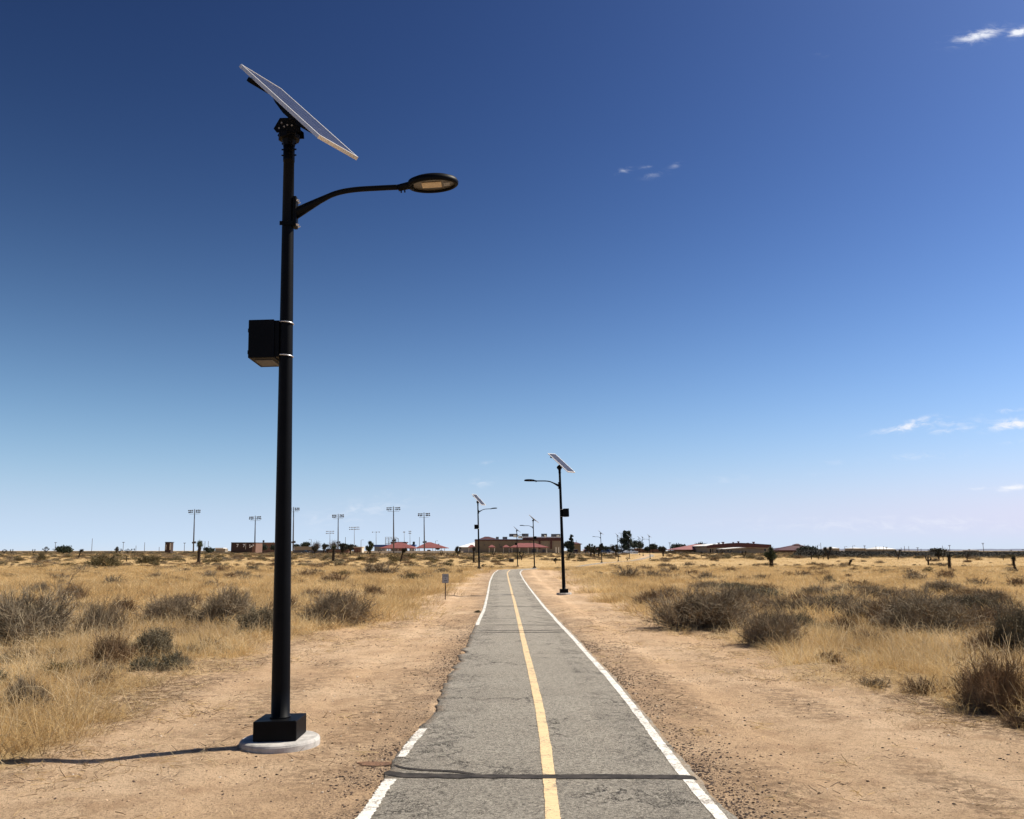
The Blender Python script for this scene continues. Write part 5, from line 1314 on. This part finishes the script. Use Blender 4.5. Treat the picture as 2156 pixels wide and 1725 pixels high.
# ------------------------------------------------------------ stuff nobody could count: grass, far scrub, gravel, litter
def scatter(name, pts, rot, scl, idx, protos, label):
    """one object that draws small prototypes on its own points with geometry nodes"""
    pc = bpy.data.collections.new(name+'_sources')
    for i, p in enumerate(protos):
        o = bpy.data.objects.new('%s_source_%02d' % (name, i), p); pc.objects.link(o)
    me = bpy.data.meshes.new(name); me.vertices.add(len(pts)); me.vertices.foreach_set('co', np.asarray(pts, np.float32).ravel())
    for nm, ty, a, key in (('rot', 'FLOAT_VECTOR', rot, 'vector'), ('scl', 'FLOAT_VECTOR', scl, 'vector'), ('idx', 'INT', idx, 'value')):
        at = me.attributes.new(nm, ty, 'POINT'); at.data.foreach_set(key, np.asarray(a, np.int32 if ty == 'INT' else np.float32).ravel())
    ng = bpy.data.node_groups.new(name+'_nodes', 'GeometryNodeTree')
    ng.interface.new_socket('Geometry', in_out='INPUT', socket_type='NodeSocketGeometry'); ng.interface.new_socket('Geometry', in_out='OUTPUT', socket_type='NodeSocketGeometry')
    N = ng.nodes; L = ng.links; gi = N.new('NodeGroupInput'); go = N.new('NodeGroupOutput'); ip = N.new('GeometryNodeInstanceOnPoints'); ci = N.new('GeometryNodeCollectionInfo')
    ci.inputs['Collection'].default_value = pc; ci.inputs['Separate Children'].default_value = True; ci.inputs['Reset Children'].default_value = True
    def na(nm, ty):
        n = N.new('GeometryNodeInputNamedAttribute'); n.data_type = ty; n.inputs['Name'].default_value = nm; return n.outputs['Attribute']
    L.new(gi.outputs[0], ip.inputs['Points']); L.new(ci.outputs[0], ip.inputs['Instance']); ip.inputs['Pick Instance'].default_value = True
    L.new(na('idx', 'INT'), ip.inputs['Instance Index']); L.new(na('rot', 'FLOAT_VECTOR'), ip.inputs['Rotation']); L.new(na('scl', 'FLOAT_VECTOR'), ip.inputs['Scale'])
    L.new(ip.outputs[0], go.inputs[0])
    o = link(name, me); md = o.modifiers.new('scatter', 'NODES'); md.node_group = ng
    return tag(o, label, kind='stuff')

def tuft_mesh(seed, n, h, spread_, w, mat, droop, nseg=3):
    rng = np.random.default_rng(seed); P0 = np.zeros((n, 3)); P0[:, :2] = rng.normal(0, spread_, (n, 2))
    D = rng.normal(0, .45, (n, 3)); D[:, 2] = 1; D[:, :2] += P0[:, :2]*1.5
    V, Fq, p = ribbons(P0, D, h*rng.uniform(.45, 1.1, n), nseg, w, w*.3, rng, droop=droop, wiggle=.16)
    return np_mesh('tuft', V, Fq, mat)
G_T = [tuft_mesh(1+i, 46, .30, .11, .0042, M_GRASS, .45) for i in range(5)]+[tuft_mesh(20+i, 9, .46, .10, .0055, M_STALK, .30, 4) for i in range(3)]+[tuft_mesh(40+i, 40, .20, .14, .0045, M_STRAW, .5) for i in range(2)]
G_F = [tuft_mesh(60+i, 60, .34, .34, .012, M_GRASS, .35, 2) for i in range(4)]+[tuft_mesh(70+i, 50, .28, .34, .014, M_STRAW, .35, 2) for i in range(2)]
G_FF = [tuft_mesh(80+i, 60, .27, .95, .03, M_GRASS, .25, 2) for i in range(3)]+[tuft_mesh(90+i, 50, .26, .9, .035, M_STRAW, .25, 2) for i in range(2)]
rng = np.random.default_rng(99)
def wedge(n, y0, y1, k=.66, power=1.0):
    y = y0+(y1-y0)*rng.uniform(0, 1, n)**power; x = rng.uniform(-1, 1, n)*(y*k+1.2); return x, y
def grass(name, n, y0, y1, protos, wts, s0, s1, power, label, extra=None):
    x, y = wedge(n, y0, y1, power=power)
    m = grass_mask(x, y); pn = fbm(x*.45, y*.45, 3, 61); keep = rng.uniform(0, 1, n) < m*(.35+1.1*sstep(pn, .3, .6))
    keep &= (np.abs(x-np.interp(y, CYs, CXs)) > 1.6) | (y > 88)
    keep &= ~((x > xl(y)-.5) & (x < xr(y)+.5))
    keep &= rng.uniform(0, 1, n) < .25+.75*sstep(pn, .28, .46); x, y, pn = x[keep], y[keep], pn[keep]; z_ = base_z(x, y)+relief(x, y)-.01; n = len(x)
    rot = np.stack([rng.normal(0, .16, n), rng.normal(0, .16, n), rng.uniform(0, 6.28, n)], -1)
    s = rng.uniform(s0, s1, n)*(.7+.6*pn)*np.interp(y, [45, 105, 330], [1, .72, 1.0]); scl = np.stack([s, s, s*rng.uniform(.8, 1.25, n)], -1)
    return scatter(name, np.stack([x, y, z_], -1), rot, scl, rng.choice(len(protos), n, p=np.array(wts)/sum(wts)), protos, label)
grass('dry_grass', 17500, 5.2, 22, G_T, [5]*5+[5]*3+[5]*2, .5, 1.35, .72, 'golden dry grass with bleached stalks on both sides of the path')
grass('dry_grass', 32000, 20, 105, G_F, [5]*4+[2]*2, .7, 1.25, .95, 'golden dry grass in the middle distance')
grass('dry_grass', 17000, 58, 330, G_FF, [5]*3+[1.7]*2, .7, 1.15, .8, 'golden dry grass thinning out towards the skyline')
# thin tufts straying onto the dirt, and the matted litter along its margin
x, y = wedge(13000, 4.6, 26, power=.8); dl = np.maximum(np.interp(y, TGL[:, 0], TGL[:, 1]), -99); dr = np.interp(y, TGR[:, 0], TGR[:, 1])
dist = np.where(x < 0, x-dl, dr-x); k = (dist > -.2) & (dist < np.where(x > 0, 3.4, 2.2)) & (rng.uniform(0, 1, len(x)) < np.exp(-np.maximum(dist, 0)*np.where(x > 0, .75, 1.2))*.8*sstep(fbm(x, y, 3, 15), .4, .6)) & ((x < xl(y)-.7) | (x > xr(y)+1.8))
x, y = x[k], y[k]; n = len(x); s = rng.uniform(.22, .6, n)
scatter('dry_grass', np.stack([x, y, base_z(x, y)+relief(x, y)-.008], -1), np.stack([rng.normal(0, .3, n), rng.normal(0, .3, n), rng.uniform(0, 6.28, n)], -1), np.stack([s, s, s*.8], -1), rng.integers(5, 10, n), G_T, 'sparse short tufts straying onto the bare dirt')
# twigs and straw lying flat
def litter_mesh(seed, n, L, w, mat):
    r_ = np.random.default_rng(seed); P0 = np.zeros((n, 3)); P0[:, :2] = r_.normal(0, .14, (n, 2)); P0[:, 2] = r_.uniform(.002, .012, n); D = r_.normal(0, 1, (n, 3)); D[:, 2] = r_.uniform(0, .18, n)
    V, Fq, p = ribbons(P0, D, L*r_.uniform(.4, 1.2, n), 3, w, w*.5, r_, wiggle=.2, droop=.05); return np_mesh('litter', V, Fq, mat)
LT = [litter_mesh(1, 10, .16, .004, M_STALK), litter_mesh(2, 9, .22, .005, M_GRASS), litter_mesh(3, 14, .08, .005, M_STEM), litter_mesh(4, 12, .10, .005, M_TWB), litter_mesh(5, 2, .5, .007, M_STALK)]
x, y = wedge(26000, 4.6, 30, power=.75); dp = np.maximum(xl(y)-x, x-xr(y)); dl = np.interp(y, TGL[:, 0], TGL[:, 1]); dr = np.interp(y, TGR[:, 0], TGR[:, 1]); dist = np.where(x < 0, x-dl, dr-x)
k = (dp > .15) & (rng.uniform(0, 1, len(x)) < (.03+.9*np.exp(-np.maximum(dist, 0)*.85))*sstep(fbm(x*.9, y*.9, 3, 33), .40, .62))
x, y = x[k], y[k]; n = len(x); s = rng.uniform(.5, 1.3, n)
scatter('plant_litter', np.stack([x, y, base_z(x, y)+relief(x, y)+.002], -1), np.stack([x*0, x*0, rng.uniform(0, 6.28, n)], -1), np.stack([s, s, s], -1), rng.choice(5, n, p=[.27, .25, .26, .22, .0]), LT, 'loose straw and twigs lying on the dirt')
# pebbles and clods
def pebble(seed, mat):
    r_ = np.random.default_rng(seed); mb = MB(); vs = []; n = 7
    for i, (q, z_) in enumerate(((.5, -.2), (1, .12), (.85, .45), (.35, .68))):
        for k in range(n): a = 2*math.pi*k/n+i*.3; rr_ = q*r_.uniform(.75, 1.15); vs.append((rr_*math.cos(a), rr_*math.sin(a)*.75, z_*r_.uniform(.85, 1.1)))
    mb.add(vs, [(i*n+k, i*n+(k+1) % n, (i+1)*n+(k+1) % n, (i+1)*n+k) for i in range(3) for k in range(n)]+[tuple(3*n+k for k in range(n))]); return mb.mesh('pebble', mat)
M_PEB = plain('tan_pebble', (.46, .32, .20), .9, 0, .3, 30, rnd=.35); M_PEBD = plain('dark_clod', (.085, .055, .040), .95, 0, .3, 30, rnd=.3); M_PEBL = plain('pale_pebble', (.70, .58, .44), .85, 0, .2, 30)
PB = [pebble(1, M_PEB), pebble(2, M_PEB), pebble(3, M_PEBD), pebble(4, M_PEBD), pebble(5, M_PEBL)]
x, y = wedge(60000, 4.4, 26, power=.62); dp = np.maximum(xl(y)-x, x-xr(y))
cl_ = fbm(x*1.3, y*1.3, 4, 91); k = (dp > .02) & (rng.uniform(0, 1, len(x)) < .14+.5*sstep(cl_, .48, .66)+.8*np.exp(-dp*2.6))
x, y, dp = x[k], y[k], dp[k]; n = len(x); s = .0045+.0115*rng.uniform(0, 1, n)**2.5+.016*(rng.uniform(0, 1, n) > .994)
dark = rng.uniform(0, 1, n) < .30+.55*np.exp(-dp*3); idx = np.where(dark, rng.integers(2, 4, n), np.where(rng.uniform(0, 1, n) < .8, rng.integers(0, 2, n), 4))
scatter('gravel', np.stack([x, y, base_z(x, y)+relief(x, y)], -1), np.stack([rng.normal(0, .3, n), rng.normal(0, .3, n), rng.uniform(0, 6.28, n)], -1), np.stack([s, s, s*.8], -1), idx, PB, 'pebbles and dark crumbs of asphalt scattered over the dirt')
# dark brush belt on the right and the scrubby flats before the skyline
SF = [FARM[('grey', 0)], FARM[('brown', 1)], FARM[('olive', 0)], FARM[('sage', 1)]]
def belt_mesh(seed):
    r_ = np.random.default_rng(seed); a = r_.uniform(0, 6.28, 700); q = r_.uniform(0, 1, 700)**.5; C = np.stack([q*np.cos(a), q*np.sin(a), r_.uniform(0, 1, 700)*(1-q*.5)], -1); V, Fq = leaves(C, .13, r_, .4); return np_mesh('brush', V, Fq, M_DKSCRUB)
BM_ = [belt_mesh(i) for i in range(3)]
n = 1700; y = rng.uniform(212, 330, n); px = rng.uniform(1668, 2330, n); x = (px-CX)/F*y*1.012; hmax = np.interp(px, [1655, 1690, 1760, 1900, 2080, 2330], [2.2, 2.4, 1.55, 1.3, 1.35, 1.5])*rng.uniform(.55, 1.0, n)*np.interp(y, [212, 330], [.85, 1.1]); w_ = rng.uniform(1.2, 2.6, n)
scatter('dark_brush', np.stack([x, y, base_z(x, y)-.1], -1), np.stack([x*0, x*0, rng.uniform(0, 6.28, n)], -1), np.stack([w_, w_, hmax], -1), rng.integers(0, 3, n), BM_, 'continuous dark brush belt below the skyline on the right')
n = 5200; y = 105+rng.uniform(0, 1, n)**.85*440; x = rng.uniform(-1, 1, n)*y*.66; k = (np.abs(x-np.interp(y, CYs, CXs)) > 7) & ((x < 0) | (y > 190)) & ~((y > 385) & (x > 20) & (x < 75)); x, y = x[k], y[k]; n = len(x); w_ = rng.uniform(.5, 1.7, n)*np.interp(y, [105, 200], [.65, 1.1])
scatter('far_scrub', np.stack([x, y, base_z(x, y)-.05], -1), np.stack([x*0, x*0, rng.uniform(0, 6.28, n)], -1), np.stack([w_, w_, w_*rng.uniform(.4, .65, n)], -1), rng.choice(4, n, p=[.3, .25, .35, .1]), SF, 'countless small scrub plants on the flats before the skyline')
x, y = wedge(1500, 26, 120, power=.9); k = (grass_mask(x, y) > .9) & (fbm(x*.08, y*.08, 3, 44) > .44); x, y = x[k], y[k]; n = len(x); w_ = rng.uniform(.12, .42, n)*np.interp(y, [26, 110], [.8, 1.7])
scatter('low_weeds', np.stack([x, y, base_z(x, y)-.02], -1), np.stack([x*0, x*0, rng.uniform(0, 6.28, n)], -1), np.stack([w_, w_, w_*rng.uniform(.6, .9, n)], -1), rng.choice(4, n, p=[.3, .4, .1, .2]), SF, 'low brown and grey weeds mixed into the golden grass')
n = 3600; y = 520+rng.uniform(0, 1, n)*1500; x = rng.uniform(-1, 1, n)*y*.68; w_ = rng.uniform(1.6, 4.5, n)*np.interp(y, [500, 2000], [.7, 1.6])
scatter('far_scrub', np.stack([x, y, base_z(x, y)-.1], -1), np.stack([x*0, x*0, rng.uniform(0, 6.28, n)], -1), np.stack([w_, w_, rng.uniform(.35, .85, n)], -1), rng.integers(0, 3, n), BM_, 'dark scrub line along the farthest ground')
x, y = wedge(900, 7, 28, power=.9); k = (grass_mask(x, y) > .75) & (fbm(x*.3, y*.3, 3, 47) > .45); x, y = x[k], y[k]; n = len(x); w_ = rng.uniform(.12, .38, n)
scatter('low_weeds', np.stack([x, y, base_z(x, y)-.02], -1), np.stack([x*0, x*0, rng.uniform(0, 6.28, n)], -1), np.stack([w_, w_, w_*rng.uniform(.6, 1.0, n)], -1), rng.choice(4, n, p=[.35, .45, .05, .15]), SF, 'low brown weeds and dead twigs in the nearest grass')
# black crumbs of broken asphalt heaped along the path's edges
n = 10000; y = 4.4+18*rng.uniform(0, 1, n)**1.3; sd_ = rng.uniform(0, 1, n) < .36; off = .01+rng.exponential(.20, n); x = np.where(sd_, xl(y)-off, xr(y)+.03+off)
k = rng.uniform(0, 1, n) < .08+.92*sstep(fbm(x*.9, y*.55+np.where(sd_, 50, 0), 3, 93), .42, .60); x, y = x[k], y[k]; n = len(x); s = .004+.012*rng.uniform(0, 1, n)**2
scatter('gravel', np.stack([x, y, base_z(x, y)+relief(x, y)], -1), np.stack([rng.normal(0, .3, n), rng.normal(0, .3, n), rng.uniform(0, 6.28, n)], -1), np.stack([s, s, s*.7], -1), rng.integers(2, 4, n), PB, 'black crumbs of broken asphalt along the edges of the path')
# damp red brown spot on the dirt by the left end of the near tar seam
c = ground_at(790, 1609); m_ = MB(); vs = [(c.x, c.y)]+[(c.x+.155*(1+.25*math.sin(3*a+1)+.1*math.sin(7*a))*math.cos(a), c.y+.085*(1+.2*math.sin(2*a+2))*math.sin(a)) for a in [i*math.pi/16 for i in range(32)]]
m_.add([(a, b_, surf(a, b_)+.007) for a, b_ in vs], [(0, i, i % 32+1) for i in range(1, 33)])
tag(m_.build('damp_stain', plain('damp_soil', (.17, .085, .04), .8, 0, .4, 30, .5, 60)), 'red brown damp spot beside the left end of the near tar seam', kind='structure')
